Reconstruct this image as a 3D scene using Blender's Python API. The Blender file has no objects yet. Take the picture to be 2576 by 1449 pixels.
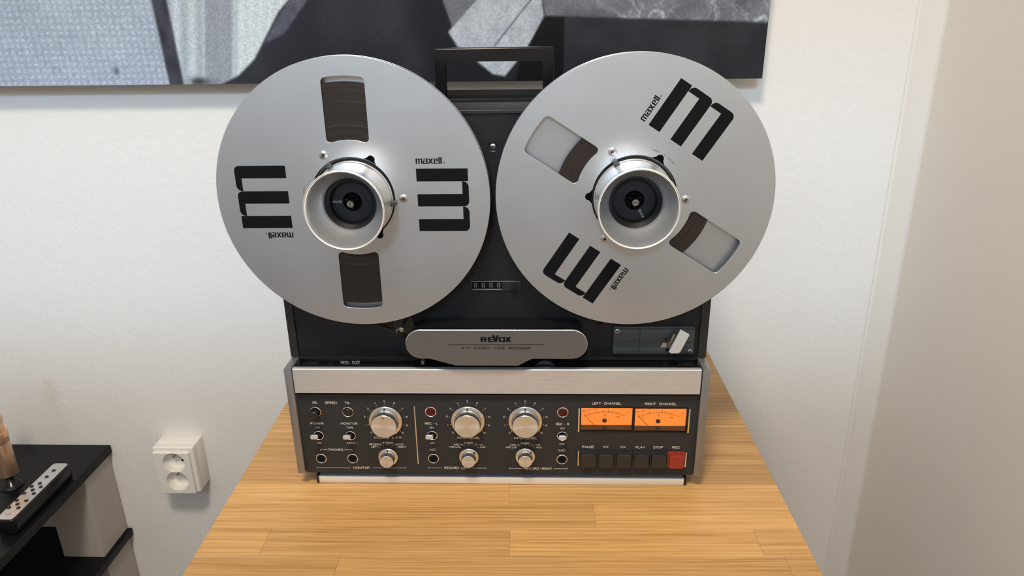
import bpy, bmesh, math, random
from mathutils import Matrix, Vector

random.seed(7)
T = 0.75                      # height of the table top above the floor
SC = bpy.context.scene
TT = T - 0.0119              # table top; T is the datum of the recorder's front
COL = SC.collection
PI = math.pi

# ------------------------------------------------------------------ camera
cam_d = bpy.data.cameras.new('camera')
cam = bpy.data.objects.new('camera', cam_d)
COL.objects.link(cam)
right = Vector((0.99949, 0.02929, -0.01264))
up = Vector((0.00112, 0.36393, 0.93143))
fwd = Vector((-0.03189, 0.93097, -0.36371))
m = Matrix((right, up, -fwd)).transposed().to_4x4()
m.translation = (0.04226, -0.68470, T + 0.49753)
cam.matrix_world = m
cam_d.sensor_fit = 'HORIZONTAL'
cam_d.sensor_width = 36.0
cam_d.lens = 36.0 * 1835.0 / 2576.0
cam_d.clip_start = 0.02
SC.camera = cam

# ------------------------------------------------------------------ world, daylight, exposure
w = bpy.data.worlds.new('sky'); SC.world = w
w.use_nodes = True
w.node_tree.nodes['Background'].inputs[0].default_value = (0.62, 0.78, 1.0, 1)
w.node_tree.nodes['Background'].inputs[1].default_value = 3.8

sd = bpy.data.lights.new('daylight', 'SUN')
sd.energy = 1.15
sd.angle = math.radians(6.0)
sd.color = (0.52, 0.74, 1.0)
so = bpy.data.objects.new('daylight', sd); COL.objects.link(so)
so.rotation_euler = Vector((0.10, 0.886, -0.452)).to_track_quat('-Z', 'Y').to_euler()
so.location = (-0.6, -4.0, T + 3.0)

SC.view_settings.view_transform = 'Standard'
SC.view_settings.look = 'None'
SC.view_settings.gamma = 1.0
SC.view_settings.use_curve_mapping = False
SC.view_settings.exposure = 0.0
SC.cycles.use_denoising = True
SC.cycles.max_bounces = 10
SC.cycles.caustics_reflective = False
SC.cycles.caustics_refractive = False
SC.cycles.sample_clamp_indirect = 6.0

# ------------------------------------------------------------------ materials
MATS = {}


def mat(name, col, rough=0.5, metal=0.0, spec=0.5, aniso=0.0, emit=None, estr=0.0, coat=0.0):
    mm = bpy.data.materials.new(name); mm.use_nodes = True
    b = mm.node_tree.nodes['Principled BSDF']
    b.inputs['Base Color'].default_value = (*col, 1)
    b.inputs['Roughness'].default_value = rough
    b.inputs['Metallic'].default_value = metal
    b.inputs['Specular IOR Level'].default_value = spec
    b.inputs['Anisotropic'].default_value = aniso
    b.inputs['Coat Weight'].default_value = coat
    if emit:
        b.inputs['Emission Color'].default_value = (*emit, 1)
        b.inputs['Emission Strength'].default_value = estr
    MATS[name] = mm
    return mm


def N(mm, typ, **kw):
    n = mm.node_tree.nodes.new(typ)
    for k, v in kw.items():
        if k in n.inputs:
            n.inputs[k].default_value = v
        else:
            setattr(n, k, v)
    return n


def L(mm, a, b):
    mm.node_tree.links.new(a, b)


def bump(mm, scale, strength, dist=0.001, stretch=(1, 1, 1), detail=3, coords='Object'):
    b = mm.node_tree.nodes['Principled BSDF']
    tc = N(mm, 'ShaderNodeTexCoord')
    mp = N(mm, 'ShaderNodeMapping'); mp.inputs['Scale'].default_value = stretch
    nz = N(mm, 'ShaderNodeTexNoise', Scale=scale, Detail=detail, Roughness=0.6)
    bp = N(mm, 'ShaderNodeBump', Strength=strength, Distance=dist)
    L(mm, tc.outputs[coords], mp.inputs[0]); L(mm, mp.outputs[0], nz.inputs['Vector'])
    L(mm, nz.outputs[0], bp.inputs['Height']); L(mm, bp.outputs[0], b.inputs['Normal'])
    return nz, mp, tc


def vary(mm, c0, c1, scale, stretch=(1, 1, 1), detail=4, coords='Object', lo=0.35, hi=0.65, rough=None):
    b = mm.node_tree.nodes['Principled BSDF']
    tc = N(mm, 'ShaderNodeTexCoord')
    mp = N(mm, 'ShaderNodeMapping'); mp.inputs['Scale'].default_value = stretch
    nz = N(mm, 'ShaderNodeTexNoise', Scale=scale, Detail=detail, Roughness=0.6)
    rp = N(mm, 'ShaderNodeValToRGB')
    rp.color_ramp.elements[0].position = lo; rp.color_ramp.elements[0].color = (*c0, 1)
    rp.color_ramp.elements[1].position = hi; rp.color_ramp.elements[1].color = (*c1, 1)
    L(mm, tc.outputs[coords], mp.inputs[0]); L(mm, mp.outputs[0], nz.inputs['Vector'])
    L(mm, nz.outputs[0], rp.inputs[0]); L(mm, rp.outputs[0], b.inputs['Base Color'])
    if rough:
        mr = N(mm, 'ShaderNodeMapRange')
        mr.inputs['To Min'].default_value = rough[0]; mr.inputs['To Max'].default_value = rough[1]
        L(mm, nz.outputs[0], mr.inputs[0]); L(mm, mr.outputs[0], b.inputs['Roughness'])
    return nz


m_wall = mat('wall_paint', (0.80, 0.785, 0.755), 0.85, spec=0.2)
bump(m_wall, 95, 0.32, 0.003, detail=5)
m_wallf = mat('wall_paint_grey', (0.66, 0.67, 0.69), 0.8, spec=0.2)
m_wall2 = mat('wall_paint_smooth', (0.84, 0.80, 0.73), 0.6, spec=0.3)
bump(m_wall2, 30, 0.08, 0.002)
m_trimp = mat('gloss_paint', (0.82, 0.80, 0.76), 0.35)
bump(m_trimp, 40, 0.15, 0.002)
m_ceil = mat('ceiling_paint', (0.82, 0.81, 0.79), 0.9, spec=0.1)
m_floor = mat('floor_laminate', (0.07, 0.07, 0.072), 0.45)
vary(m_floor, (0.05, 0.05, 0.052), (0.085, 0.084, 0.084), 6, (1, 8, 1))

# oak: colour by grain stretched along x, a tint per plank
m_oak = mat('oak', (0.5, 0.3, 0.12), 0.42, spec=0.45)
_b = m_oak.node_tree.nodes['Principled BSDF']
_tc = N(m_oak, 'ShaderNodeTexCoord'); _oi = N(m_oak, 'ShaderNodeObjectInfo')
_off = N(m_oak, 'ShaderNodeVectorMath', operation='MULTIPLY_ADD')
_cmb = N(m_oak, 'ShaderNodeCombineXYZ')
for _i in range(3):
    L(m_oak, _oi.outputs['Random'], _cmb.inputs[_i])
_off.inputs[1].default_value = (7, 13, 5)
L(m_oak, _cmb.outputs[0], _off.inputs[0]); L(m_oak, _tc.outputs['Object'], _off.inputs[2])
_mp = N(m_oak, 'ShaderNodeMapping'); _mp.inputs['Scale'].default_value = (0.8, 60, 8)
L(m_oak, _off.outputs[0], _mp.inputs[0])
_warp = N(m_oak, 'ShaderNodeTexNoise', Scale=9.0, Detail=2.0)
L(m_oak, _off.outputs[0], _warp.inputs['Vector'])
_wa = N(m_oak, 'ShaderNodeVectorMath', operation='MULTIPLY_ADD'); _wa.inputs[1].default_value = (0.0, 0.22, 0.0)
L(m_oak, _warp.outputs['Color'], _wa.inputs[0]); L(m_oak, _mp.outputs[0], _wa.inputs[2])
_n1 = N(m_oak, 'ShaderNodeTexNoise', Scale=7.0, Detail=7.0, Roughness=0.62)
L(m_oak, _wa.outputs[0], _n1.inputs['Vector'])
_r1 = N(m_oak, 'ShaderNodeValToRGB')
_e = _r1.color_ramp.elements
_e[0].position = 0.28; _e[0].color = (0.33, 0.160, 0.045, 1)
_e[1].position = 0.66; _e[1].color = (0.65, 0.39, 0.155, 1)
_e2 = _r1.color_ramp.elements.new(0.47); _e2.color = (0.53, 0.295, 0.10, 1)
L(m_oak, _n1.outputs[0], _r1.inputs[0])
# short dark pores
_mp2 = N(m_oak, 'ShaderNodeMapping'); _mp2.inputs['Scale'].default_value = (11, 700, 60)
L(m_oak, _off.outputs[0], _mp2.inputs[0])
_n2 = N(m_oak, 'ShaderNodeTexNoise', Scale=1.6, Detail=3.0, Roughness=0.5)
L(m_oak, _mp2.outputs[0], _n2.inputs['Vector'])
_r2 = N(m_oak, 'ShaderNodeValToRGB')
_r2.color_ramp.elements[0].position = 0.60; _r2.color_ramp.elements[0].color = (0, 0, 0, 1)
_r2.color_ramp.elements[1].position = 0.74; _r2.color_ramp.elements[1].color = (1, 1, 1, 1)
L(m_oak, _n2.outputs[0], _r2.inputs[0])
_mx = N(m_oak, 'ShaderNodeMix', data_type='RGBA', blend_type='MULTIPLY')
_pf = N(m_oak, 'ShaderNodeMath', operation='MULTIPLY'); _pf.inputs[1].default_value = 0.7
L(m_oak, _r2.outputs[0], _pf.inputs[0]); L(m_oak, _pf.outputs[0], _mx.inputs['Factor'])
L(m_oak, _r1.outputs[0], _mx.inputs['A']); _mx.inputs['B'].default_value = (0.5, 0.42, 0.33, 1)
_hs = N(m_oak, 'ShaderNodeHueSaturation')
_mr = N(m_oak, 'ShaderNodeMapRange'); _mr.inputs['To Min'].default_value = 0.80; _mr.inputs['To Max'].default_value = 1.16
L(m_oak, _oi.outputs['Random'], _mr.inputs[0]); L(m_oak, _mr.outputs[0], _hs.inputs['Value'])
L(m_oak, _mx.outputs['Result'], _hs.inputs['Color']); L(m_oak, _hs.outputs[0], _b.inputs['Base Color'])
_bp = N(m_oak, 'ShaderNodeBump', Strength=0.12, Distance=0.0006)
L(m_oak, _n2.outputs[0], _bp.inputs['Height']); L(m_oak, _bp.outputs[0], _b.inputs['Normal'])

m_reel = mat('satin_aluminium', (0.60, 0.60, 0.61), 0.40, 1.0)
vary(m_reel, (0.535, 0.555, 0.575), (0.560, 0.580, 0.600), 14, (1, 1, 1), 5, lo=0.3, hi=0.7, rough=(0.38, 0.44))
m_flin = mat('inner_aluminium', (0.50, 0.51, 0.525), 0.40, 1.0)
m_cone = mat('spun_aluminium', (0.80, 0.81, 0.82), 0.36, 0.85, aniso=0.4)
_tg = N(m_cone, 'ShaderNodeTangent', direction_type='RADIAL', axis='Y')
L(m_cone, _tg.outputs[0], m_cone.node_tree.nodes['Principled BSDF'].inputs['Tangent'])
m_knob = mat('knob_metal', (0.74, 0.76, 0.77), 0.24, 1.0)
m_cap = mat('turned_metal', (0.68, 0.70, 0.72), 0.32, 0.85, aniso=0.85)
_tg = N(m_cap, 'ShaderNodeTangent', direction_type='RADIAL', axis='Y')
L(m_cap, _tg.outputs[0], m_cap.node_tree.nodes['Principled BSDF'].inputs['Tangent'])
m_bar = mat('brushed_aluminium', (0.62, 0.59, 0.55), 0.36, 0.55)
vary(m_bar, (0.52, 0.54, 0.55), (0.61, 0.63, 0.64), 60, (1, 30, 30), 4, rough=(0.28, 0.42))
m_cheek = mat('cheek_aluminium', (0.25, 0.25, 0.255), 0.34, 0.6)
m_rail = mat('rail_aluminium', (0.78, 0.765, 0.75), 0.30, 0.4)
vary(m_rail, (0.76, 0.78, 0.80), (0.82, 0.84, 0.86), 60, (1, 30, 30), 4, rough=(0.26, 0.36))
m_railt = mat('rail_top_grey', (0.42, 0.45, 0.49), 0.30, 0.3)  # lightened blue-grey; bluish reflected light is put into the colour
m_headc = mat('nickel_grey', (0.24, 0.23, 0.225), 0.42, 0.75)
vary(m_headc, (0.155, 0.160, 0.165), (0.20, 0.205, 0.21), 900, (1, 1, 1), 2)
m_edge = mat('bright_edge', (0.80, 0.80, 0.80), 0.22, 1.0)
m_chrome = mat('chrome', (0.80, 0.79, 0.78), 0.16, 1.0)
m_tip = mat('switch_tip_metal', (0.62, 0.66, 0.70), 0.34, 0.5)
m_screw = mat('screw_steel', (0.55, 0.54, 0.51), 0.28, 1.0)
m_brass = mat('dull_brass', (0.36, 0.32, 0.25), 0.4, 1.0)
m_panel = mat('panel_grey', (0.030, 0.031, 0.033), 0.46, spec=0.2)
m_black = mat('black_plastic', (0.012, 0.012, 0.013), 0.38)
m_blackg = mat('black_gloss', (0.007, 0.007, 0.008), 0.18, spec=0.28)
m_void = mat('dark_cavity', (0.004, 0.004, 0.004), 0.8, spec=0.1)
m_case = mat('case_black', (0.016, 0.016, 0.016), 0.42, spec=0.4)
bump(m_case, 700, 0.35, 0.0006, detail=2)
m_deck = mat('leather_grain_black', (0.009, 0.009, 0.010), 0.5, spec=0.3)
bump(m_deck, 800, 0.42, 0.0008, detail=2)
m_topst = mat('top_strip_matt', (0.010, 0.0095, 0.009), 0.75, spec=0.08)
m_dig = mat('counter_grey', (0.20, 0.20, 0.20), 0.5)
m_splice = mat('splice_block_grey', (0.040, 0.045, 0.046), 0.42)
m_hubd = mat('hub_charcoal', (0.011, 0.011, 0.014), 0.4, spec=0.3)
m_hubr = mat('hub_rubber', (0.005, 0.005, 0.005), 0.5, spec=0.2)
m_ink = mat('black_ink', (0.0035, 0.0035, 0.004), 0.55, spec=0.12)
m_let = mat('pale_lettering', (0.74, 0.71, 0.65), 0.5)
m_letd = mat('grey_lettering', (0.36, 0.36, 0.36), 0.5)
m_tape = mat('tape_brown', (0.021, 0.015, 0.012), 0.34, spec=0.4)
m_lens = mat('red_lens', (0.055, 0.001, 0.004), 0.12)
m_red = mat('red_button', (0.27, 0.028, 0.016), 0.40)
m_btn = mat('key_black', (0.017, 0.018, 0.019), 0.42)
m_meter = mat('meter_backlit', (0.9, 0.30, 0.06), 0.6, emit=(1.0, 0.225, 0.026), estr=0.86)
m_mshade = mat('meter_shade', (0.10, 0.030, 0.010), 0.45, emit=(1.0, 0.25, 0.03), estr=0.045)
m_mink = mat('meter_ink', (0.035, 0.010, 0.004), 0.6)
m_mred = mat('meter_red_ink', (0.42, 0.05, 0.01), 0.6, emit=(1.0, 0.10, 0.01), estr=0.30)
m_white = mat('socket_plastic', (0.84, 0.81, 0.755), 0.32)
m_blkl = mat('rack_black', (0.006, 0.0065, 0.008), 0.34, spec=0.18)
m_blkw = mat('rack_upright', (0.45, 0.41, 0.37), 0.5)  # white blocks darkened; shade under the shelf is put into the colour
m_copper = mat('copper', (0.80, 0.52, 0.33), 0.34, 0.9)
m_copper2 = mat('copper_dark', (0.42, 0.27, 0.18), 0.36, 0.9)
m_rem = mat('remote_face', (0.74, 0.74, 0.75), 0.30, 1.0)
m_lamp = mat('added_lamp_diffuser', (0.9, 0.88, 0.84), 0.5, emit=(1.0, 0.86, 0.68), estr=4.0)
m_pback = mat('print_edge', (0.72, 0.72, 0.72), 0.5)

m_glass = bpy.data.materials.new('clear_pane'); m_glass.use_nodes = True
_nt = m_glass.node_tree; _nt.nodes.clear()
_o = _nt.nodes.new('ShaderNodeOutputMaterial'); _t = _nt.nodes.new('ShaderNodeBsdfTransparent')
_g = _nt.nodes.new('ShaderNodeBsdfGlossy'); _g.inputs['Roughness'].default_value = 0.05
_f = _nt.nodes.new('ShaderNodeFresnel'); _f.inputs[0].default_value = 1.45
_mix = _nt.nodes.new('ShaderNodeMixShader')
_nt.links.new(_f.outputs[0], _mix.inputs[0]); _nt.links.new(_t.outputs[0], _mix.inputs[1])
_nt.links.new(_g.outputs[0], _mix.inputs[2]); _nt.links.new(_mix.outputs[0], _o.inputs[0])

# printed picture: colours per vertex plus fine paper grain
m_print = mat('photo_print', (0.3, 0.3, 0.3), 0.38, spec=0.22)
_b = m_print.node_tree.nodes['Principled BSDF']
_at = N(m_print, 'ShaderNodeAttribute', attribute_name='print')
_tc = N(m_print, 'ShaderNodeTexCoord')
_nz = N(m_print, 'ShaderNodeTexNoise', Scale=420.0, Detail=3.0, Roughness=0.7)
L(m_print, _tc.outputs['Object'], _nz.inputs['Vector'])
_mr = N(m_print, 'ShaderNodeMapRange')
_mr.inputs['From Min'].default_value = 0.3; _mr.inputs['From Max'].default_value = 0.7
_mr.inputs['To Min'].default_value = 0.74; _mr.inputs['To Max'].default_value = 1.26
L(m_print, _nz.outputs[0], _mr.inputs[0])
_vm = N(m_print, 'ShaderNodeVectorMath', operation='SCALE')
L(m_print, _at.outputs['Color'], _vm.inputs[0]); L(m_print, _mr.outputs[0], _vm.inputs['Scale'])
L(m_print, _vm.outputs[0], _b.inputs['Base Color'])


# ------------------------------------------------------------------ helpers
def link(name, me, material, parent=None, loc=(0, 0, 0), rot=(0, 0, 0)):
    o = bpy.data.objects.new(name, me); COL.objects.link(o)
    if material is not None:
        me.materials.clear(); me.materials.append(material)
    o.location = loc; o.rotation_euler = rot
    if parent is not None:
        o.parent = parent
    return o


def thing(name, label, cat, loc=(0, 0, 0), rot=(0, 0, 0), group=None):
    o = bpy.data.objects.new(name, None); COL.objects.link(o)
    o.empty_display_size = 0.05
    o.location = loc; o.rotation_euler = rot
    o['label'] = label; o['category'] = cat
    if group:
        o['group'] = group
    return o


def structure(o):
    o['kind'] = 'structure'
    return o


def bm_mesh(bm, smooth=None):
    me = bpy.data.meshes.new('mesh')
    bmesh.ops.recalc_face_normals(bm, faces=bm.faces)
    bm.to_mesh(me); bm.free()
    if smooth:
        for p in me.polygons:
            p.use_smooth = True
        me.set_sharp_from_angle(angle=math.radians(smooth))
    return me


def add_box(bm, x0, x1, y0, y1, z0, z1, bev=0.0, seg=2, s=1.0):
    vs = [bm.verts.new((x * s, y * s, z * s)) for x in (x0, x1) for y in (y0, y1) for z in (z0, z1)]
    fs = []
    for q in ((0, 1, 3, 2), (4, 6, 7, 5), (0, 4, 5, 1), (2, 3, 7, 6), (0, 2, 6, 4), (1, 5, 7, 3)):
        fs.append(bm.faces.new([vs[i] for i in q]))
    if bev > 0:
        es = list({e for f in fs for e in f.edges})
        bmesh.ops.bevel(bm, geom=es, offset=bev * s, segments=seg, affect='EDGES', profile=0.5)


def box(name, x0, x1, y0, y1, z0, z1, material, parent=None, bev=0.0, seg=2, s=1.0, loc=(0, 0, 0), rot=(0, 0, 0)):
    bm = bmesh.new(); add_box(bm, x0, x1, y0, y1, z0, z1, bev, seg, s)
    return link(name, bm_mesh(bm, 35 if bev else None), material, parent, loc, rot)


MM = 0.001


def mbox(name, x0, x1, y0, y1, z0, z1, material, parent, bev=0.0, seg=2):
    return box(name, x0, x1, y0, y1, z0, z1, material, parent, bev, seg, MM)


def lathe_mesh(prof, seg=64, axis='Y', knurl=None, s=MM, smooth=32):
    """prof: (radius, position along axis); knurl: {profile index: depth}"""
    bm = bmesh.new(); rings = []
    for i, (r, h) in enumerate(prof):
        if r <= 1e-6:
            p = (0, h * s, 0) if axis == 'Y' else (0, 0, h * s)
            rings.append([bm.verts.new(p)]); continue
        ring = []
        for k in range(seg):
            a = 2 * PI * k / seg
            rr = r - (knurl[i] if (knurl and i in knurl and k % 2) else 0)
            if axis == 'Y':
                ring.append(bm.verts.new((rr * math.cos(a) * s, h * s, rr * math.sin(a) * s)))
            else:
                ring.append(bm.verts.new((rr * math.cos(a) * s, rr * math.sin(a) * s, h * s)))
        rings.append(ring)
    for A, B in zip(rings, rings[1:]):
        if len(A) == 1 and len(B) == 1:
            continue
        for k in range(seg):
            k2 = (k + 1) % seg
            if len(A) == 1:
                bm.faces.new((A[0], B[k], B[k2]))
            elif len(B) == 1:
                bm.faces.new((A[k], A[k2], B[0]))
            else:
                bm.faces.new((A[k], A[k2], B[k2], B[k]))
    return bm_mesh(bm, smooth)


def lathe(name, prof, material, parent, x=0, z=0, y=0, seg=64, knurl=None, smooth=32):
    return link(name, lathe_mesh(prof, seg, 'Y', knurl, MM, smooth), material, parent, (x * MM, y * MM, z * MM))


def curve_to_mesh(cu):
    o = bpy.data.objects.new('tmp', cu); COL.objects.link(o)
    dg = bpy.context.evaluated_depsgraph_get(); dg.update()
    me = bpy.data.meshes.new_from_object(o.evaluated_get(dg))
    bpy.data.objects.remove(o); bpy.data.curves.remove(cu)
    return me


def plate_mesh(loops, y0, y1, bev=0.0, s=MM):
    """flat plate with holes: loops are lists of (x, z); y0 front, y1 back"""
    cu = bpy.data.curves.new('plate', 'CURVE'); cu.dimensions = '2D'; cu.fill_mode = 'BOTH'
    for lp in loops:
        sp = cu.splines.new('POLY'); sp.points.add(len(lp) - 1)
        for p, (x, z) in zip(sp.points, lp):
            p.co = (x * s, z * s, 0, 1)
        sp.use_cyclic_u = True
    th = (y1 - y0) * s
    cu.extrude = th / 2 - bev * s; cu.bevel_depth = bev * s; cu.bevel_resolution = 1
    if bev:
        cu.offset = -bev * s
    me = curve_to_mesh(cu)
    me.transform(Matrix.Translation((0, (y0 + y1) / 2 * s, 0)) @ Matrix.Rotation(PI / 2, 4, 'X'))
    me.materials.clear()
    return me


def plate(name, loops, y0, y1, material, parent, bev=0.0, loc=(0, 0, 0)):
    return link(name, plate_mesh(loops, y0, y1, bev), material, parent, loc)


def arc(cx, cz, r, a0, a1, n=8):
    return [(cx + r * math.cos(math.radians(a0 + (a1 - a0) * i / n)), cz + r * math.sin(math.radians(a0 + (a1 - a0) * i / n))) for i in range(n + 1)]


def rrect(x0, x1, z0, z1, r, n=5):
    return arc(x1 - r, z1 - r, r, 0, 90, n) + arc(x0 + r, z1 - r, r, 90, 180, n) + arc(x0 + r, z0 + r, r, 180, 270, n) + arc(x1 - r, z0 + r, r, 270, 360, n)


def circle(cx, cz, r, n=48):
    return [(cx + r * math.cos(2 * PI * i / n), cz + r * math.sin(2 * PI * i / n)) for i in range(n)]


def rounded(pts, r, n=5):
    """round the corners of a polygon"""
    out = []
    k = len(pts)
    for i in range(k):
        p = Vector(pts[i]); a = Vector(pts[i - 1]) - p; b = Vector(pts[(i + 1) % k]) - p
        rr = r[i] if isinstance(r, (list, tuple)) else r
        if rr <= 0:
            out.append(tuple(p)); continue
        a.normalize(); b.normalize()
        ang = a.angle(b); d = rr / math.tan(ang / 2)
        c = p + (a + b).normalized() * (rr / math.sin(ang / 2))
        s0 = p + a * d - c; s1 = p + b * d - c
        t0 = math.atan2(s0.y, s0.x); t1 = math.atan2(s1.y, s1.x)
        dt = (t1 - t0 + PI) % (2 * PI) - PI
        for j in range(n + 1):
            t = t0 + dt * j / n
            out.append((c.x + rr * math.cos(t), c.y + rr * math.sin(t)))
    return out


def flat_mesh(polys, y, s=MM):
    """ink shapes: list of polygons (x, z) in one plane facing -y"""
    bm = bmesh.new()
    for i_, pl in enumerate(polys):
        vs = [bm.verts.new((x * s, (y - 0.0006 * i_) * s, z * s)) for x, z in pl]
        bm.faces.new(vs)
    bm.normal_update()
    bmesh.ops.triangulate(bm, faces=[f for f in bm.faces if len(f.verts) > 4], ngon_method='EAR_CLIP')
    for f in bm.faces:
        f.normal_update()
        if f.normal.y > 0:
            f.normal_flip()
    me = bpy.data.meshes.new('ink'); bm.to_mesh(me); bm.free()
    return me


def flat(name, polys, y, material, parent, loc=(0, 0, 0), rot=(0, 0, 0)):
    return link(name, flat_mesh(polys, y), material, parent, loc, rot)


def seg_poly(x0, z0, x1, z1, t):
    d = Vector((x1 - x0, z1 - z0)); d.normalize(); n = Vector((-d.y, d.x)) * t / 2
    return [(x0 + n.x, z0 + n.y), (x1 + n.x, z1 + n.y), (x1 - n.x, z1 - n.y), (x0 - n.x, z0 - n.y)]


def ribbon(pts, t, closed=False):
    """quads along a polyline of width t, mitred"""
    n_ = len(pts); P = [Vector(p) for p in pts]; L_, R_ = [], []
    for i in range(n_):
        a = P[i - 1] if (i > 0 or closed) else None
        b = P[(i + 1) % n_] if (i < n_ - 1 or closed) else None
        d0 = (P[i] - a).normalized() if a is not None else None
        d1 = (b - P[i]).normalized() if b is not None else None
        d0 = d0 if d0 is not None else d1; d1 = d1 if d1 is not None else d0
        n0 = Vector((-d0.y, d0.x)); n1 = Vector((-d1.y, d1.x)); q = n0 + n1
        q = q / max(q.dot(q) / 2, 0.35) if q.length > 1e-6 else n0
        L_.append(P[i] + q * t / 2); R_.append(P[i] - q * t / 2)
    out = []
    for i in range(n_ if closed else n_ - 1):
        k = (i + 1) % n_
        out.append([tuple(L_[i]), tuple(L_[k]), tuple(R_[k]), tuple(R_[i])])
    return out


def soft(pts, r, closed=False):
    if closed:
        return rounded(pts, r, 4)
    k = len(pts); rr_ = [0] + ([r] * (k - 2) if not isinstance(r, (list, tuple)) else list(r)) + [0]
    return rounded(pts, rr_, 4)


# wide squared capitals: glyph -> (width, [(points, corner radius, closed), ...])
BX = [(0, 0), (0, 1), (1, 1), (1, 0)]
GL = {
    'A': (1.05, [([(0, 0), (.525, 1), (1.05, 0)], 0, 0), ([(.18, .32), (.87, .32)], 0, 0)]),
    'B': (.95, [([(0, 0), (0, 1), (.9, 1), (.9, .53), (0, .53)], [0, .2, .2], 0), ([(0, .53), (.95, .53), (.95, 0), (0, 0)], [.2, .2], 0)]),
    'C': (1, [([(1, .72), (1, 1), (0, 1), (0, 0), (1, 0), (1, .28)], .28, 0)]),
    'D': (1, [(BX, [0, 0, .36, .36], 1)]),
    'E': (.85, [([(.85, 1), (0, 1), (0, 0), (.85, 0)], 0, 0), ([(0, .52), (.8, .52)], 0, 0)]),
    'F': (.8, [([(.8, 1), (0, 1), (0, 0)], 0, 0), ([(0, .5), (.74, .5)], 0, 0)]),
    'G': (1, [([(1, .74), (1, 1), (0, 1), (0, 0), (1, 0), (1, .46), (.55, .46)], [.28, .28, .28, .28, 0], 0)]),
    'H': (.95, [([(0, 0), (0, 1)], 0, 0), ([(.95, 0), (.95, 1)], 0, 0), ([(0, .52), (.95, .52)], 0, 0)]),
    'I': (0.0, [([(0, 0), (0, 1)], 0, 0)]),
    'J': (.7, [([(.7, 1), (.7, 0), (0, 0), (0, .3)], .28, 0)]),
    'L': (.78, [([(0, 1), (0, 0), (.78, 0)], 0, 0)]),
    'M': (1.15, [([(0, 0), (0, 1), (.575, .2), (1.15, 1), (1.15, 0)], 0, 0)]),
    'N': (.98, [([(0, 0), (0, 1), (.98, 0), (.98, 1)], 0, 0)]),
    'O': (1.08, [([(0, 0), (0, 1), (1.08, 1), (1.08, 0)], .38, 1)]),
    'P': (.9, [([(0, 0), (0, 1), (.9, 1), (.9, .42), (0, .42)], [0, .26, .26], 0)]),
    'R': (.92, [([(0, 0), (0, 1), (.9, 1), (.9, .46), (0, .46)], [0, .24, .24], 0), ([(.55, .46), (.92, 0)], 0, 0)]),
    'S': (.95, [([(.93, .76), (.93, 1), (0, 1), (0, .52), (.95, .52), (.95, 0), (0, 0), (0, .24)], .22, 0)]),
    'T': (.95, [([(0, 1), (.95, 1)], 0, 0), ([(.475, 1), (.475, 0)], 0, 0)]),
    'U': (.98, [([(0, 1), (0, 0), (.98, 0), (.98, 1)], .32, 0)]),
    'V': (1.05, [([(0, 1), (.525, 0), (1.05, 1)], 0, 0)]),
    'W': (1.5, [([(0, 1), (.38, 0), (.75, .9), (1.12, 0), (1.5, 1)], 0, 0)]),
    'X': (1, [([(0, 0), (1, 1)], 0, 0), ([(0, 1), (1, 0)], 0, 0)]),
    'Y': (1, [([(0, 1), (.5, .48), (1, 1)], 0, 0), ([(.5, .48), (.5, 0)], 0, 0)]),
    'Z': (.9, [([(0, 1), (.9, 1), (0, 0), (.9, 0)], 0, 0)]),
    '0': (.72, [([(0, 0), (0, 1), (.72, 1), (.72, 0)], .3, 1)]),
    '1': (.22, [([(0, .78), (.22, 1), (.22, 0)], 0, 0)]),
    '2': (.72, [([(0, .76), (0, 1), (.72, 1), (.72, .55), (0, .42), (0, 0), (.72, 0)], [.22, .22, .18, .15, 0], 0)]),
    '3': (.72, [([(0, .8), (0, 1), (.7, 1), (.7, .53), (.25, .53)], .2, 0), ([(.25, .53), (.72, .53), (.72, 0), (0, 0), (0, .2)], .2, 0)]),
    '4': (.8, [([(.58, 0), (.58, 1), (0, .26), (.8, .26)], 0, 0)]),
    '5': (.72, [([(.68, 1), (.04, 1), (0, .56), (.72, .6), (.72, 0), (0, 0), (0, .2)], [0, 0, .2, .2, .2], 0)]),
    '6': (.72, [([(.66, .82), (.66, 1), (0, 1), (0, 0), (.72, 0), (.72, .56), (0, .56)], [.2, .25, .25, .25, .2], 0)]),
    '7': (.75, [([(0, 1), (.75, 1), (.28, 0)], 0, 0)]),
    '8': (.72, [([(.03, .53), (.03, 1), (.69, 1), (.69, .53)], .2, 1), ([(0, 0), (0, .53), (.72, .53), (.72, 0)], .2, 1)]),
    '9': (.72, [([(.06, .18), (.06, 0), (.72, 0), (.72, 1), (0, 1), (0, .44), (.72, .44)], [.2, .25, .25, .25, .2], 0)]),
    '-': (.6, [([(0, .5), (.6, .5)], 0, 0)]),
    '+': (.6, [([(0, .5), (.6, .5)], 0, 0), ([(.3, .2), (.3, .8)], 0, 0)]),
    '·': (.12, [([(.06, .40), (.06, .63)], 0, 0)]),
    '%': (.95, [([(.1, 0), (.85, 1)], 0, 0), ([(0, .62), (0, 1), (.32, 1), (.32, .62)], .1, 1), ([(.63, 0), (.63, .38), (.95, .38), (.95, 0)], .1, 1)]),
}
GL['¾'] = (1.15, [([(x_ * .5, .48 + z_ * .52) for x_, z_ in p_], [q_ * .5 for q_ in (.2, .2, .2)], 0) for p_, r_, c_ in GL['3'][1]] + [([(.3, 0), (.75, 1)], 0, 0)] + [([(.7 + x_ * .5, z_ * .5) for x_, z_ in GL['4'][1][0][0]], 0, 0)])
GL['½'] = (1.05, [([(x_ * .5, .48 + z_ * .52) for x_, z_ in GL['1'][1][0][0]], 0, 0), ([(.15, 0), (.6, 1)], 0, 0), ([(.62 + x_ * .55, z_ * .5) for x_, z_ in GL['2'][1][0][0]], 0, 0)])


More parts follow.
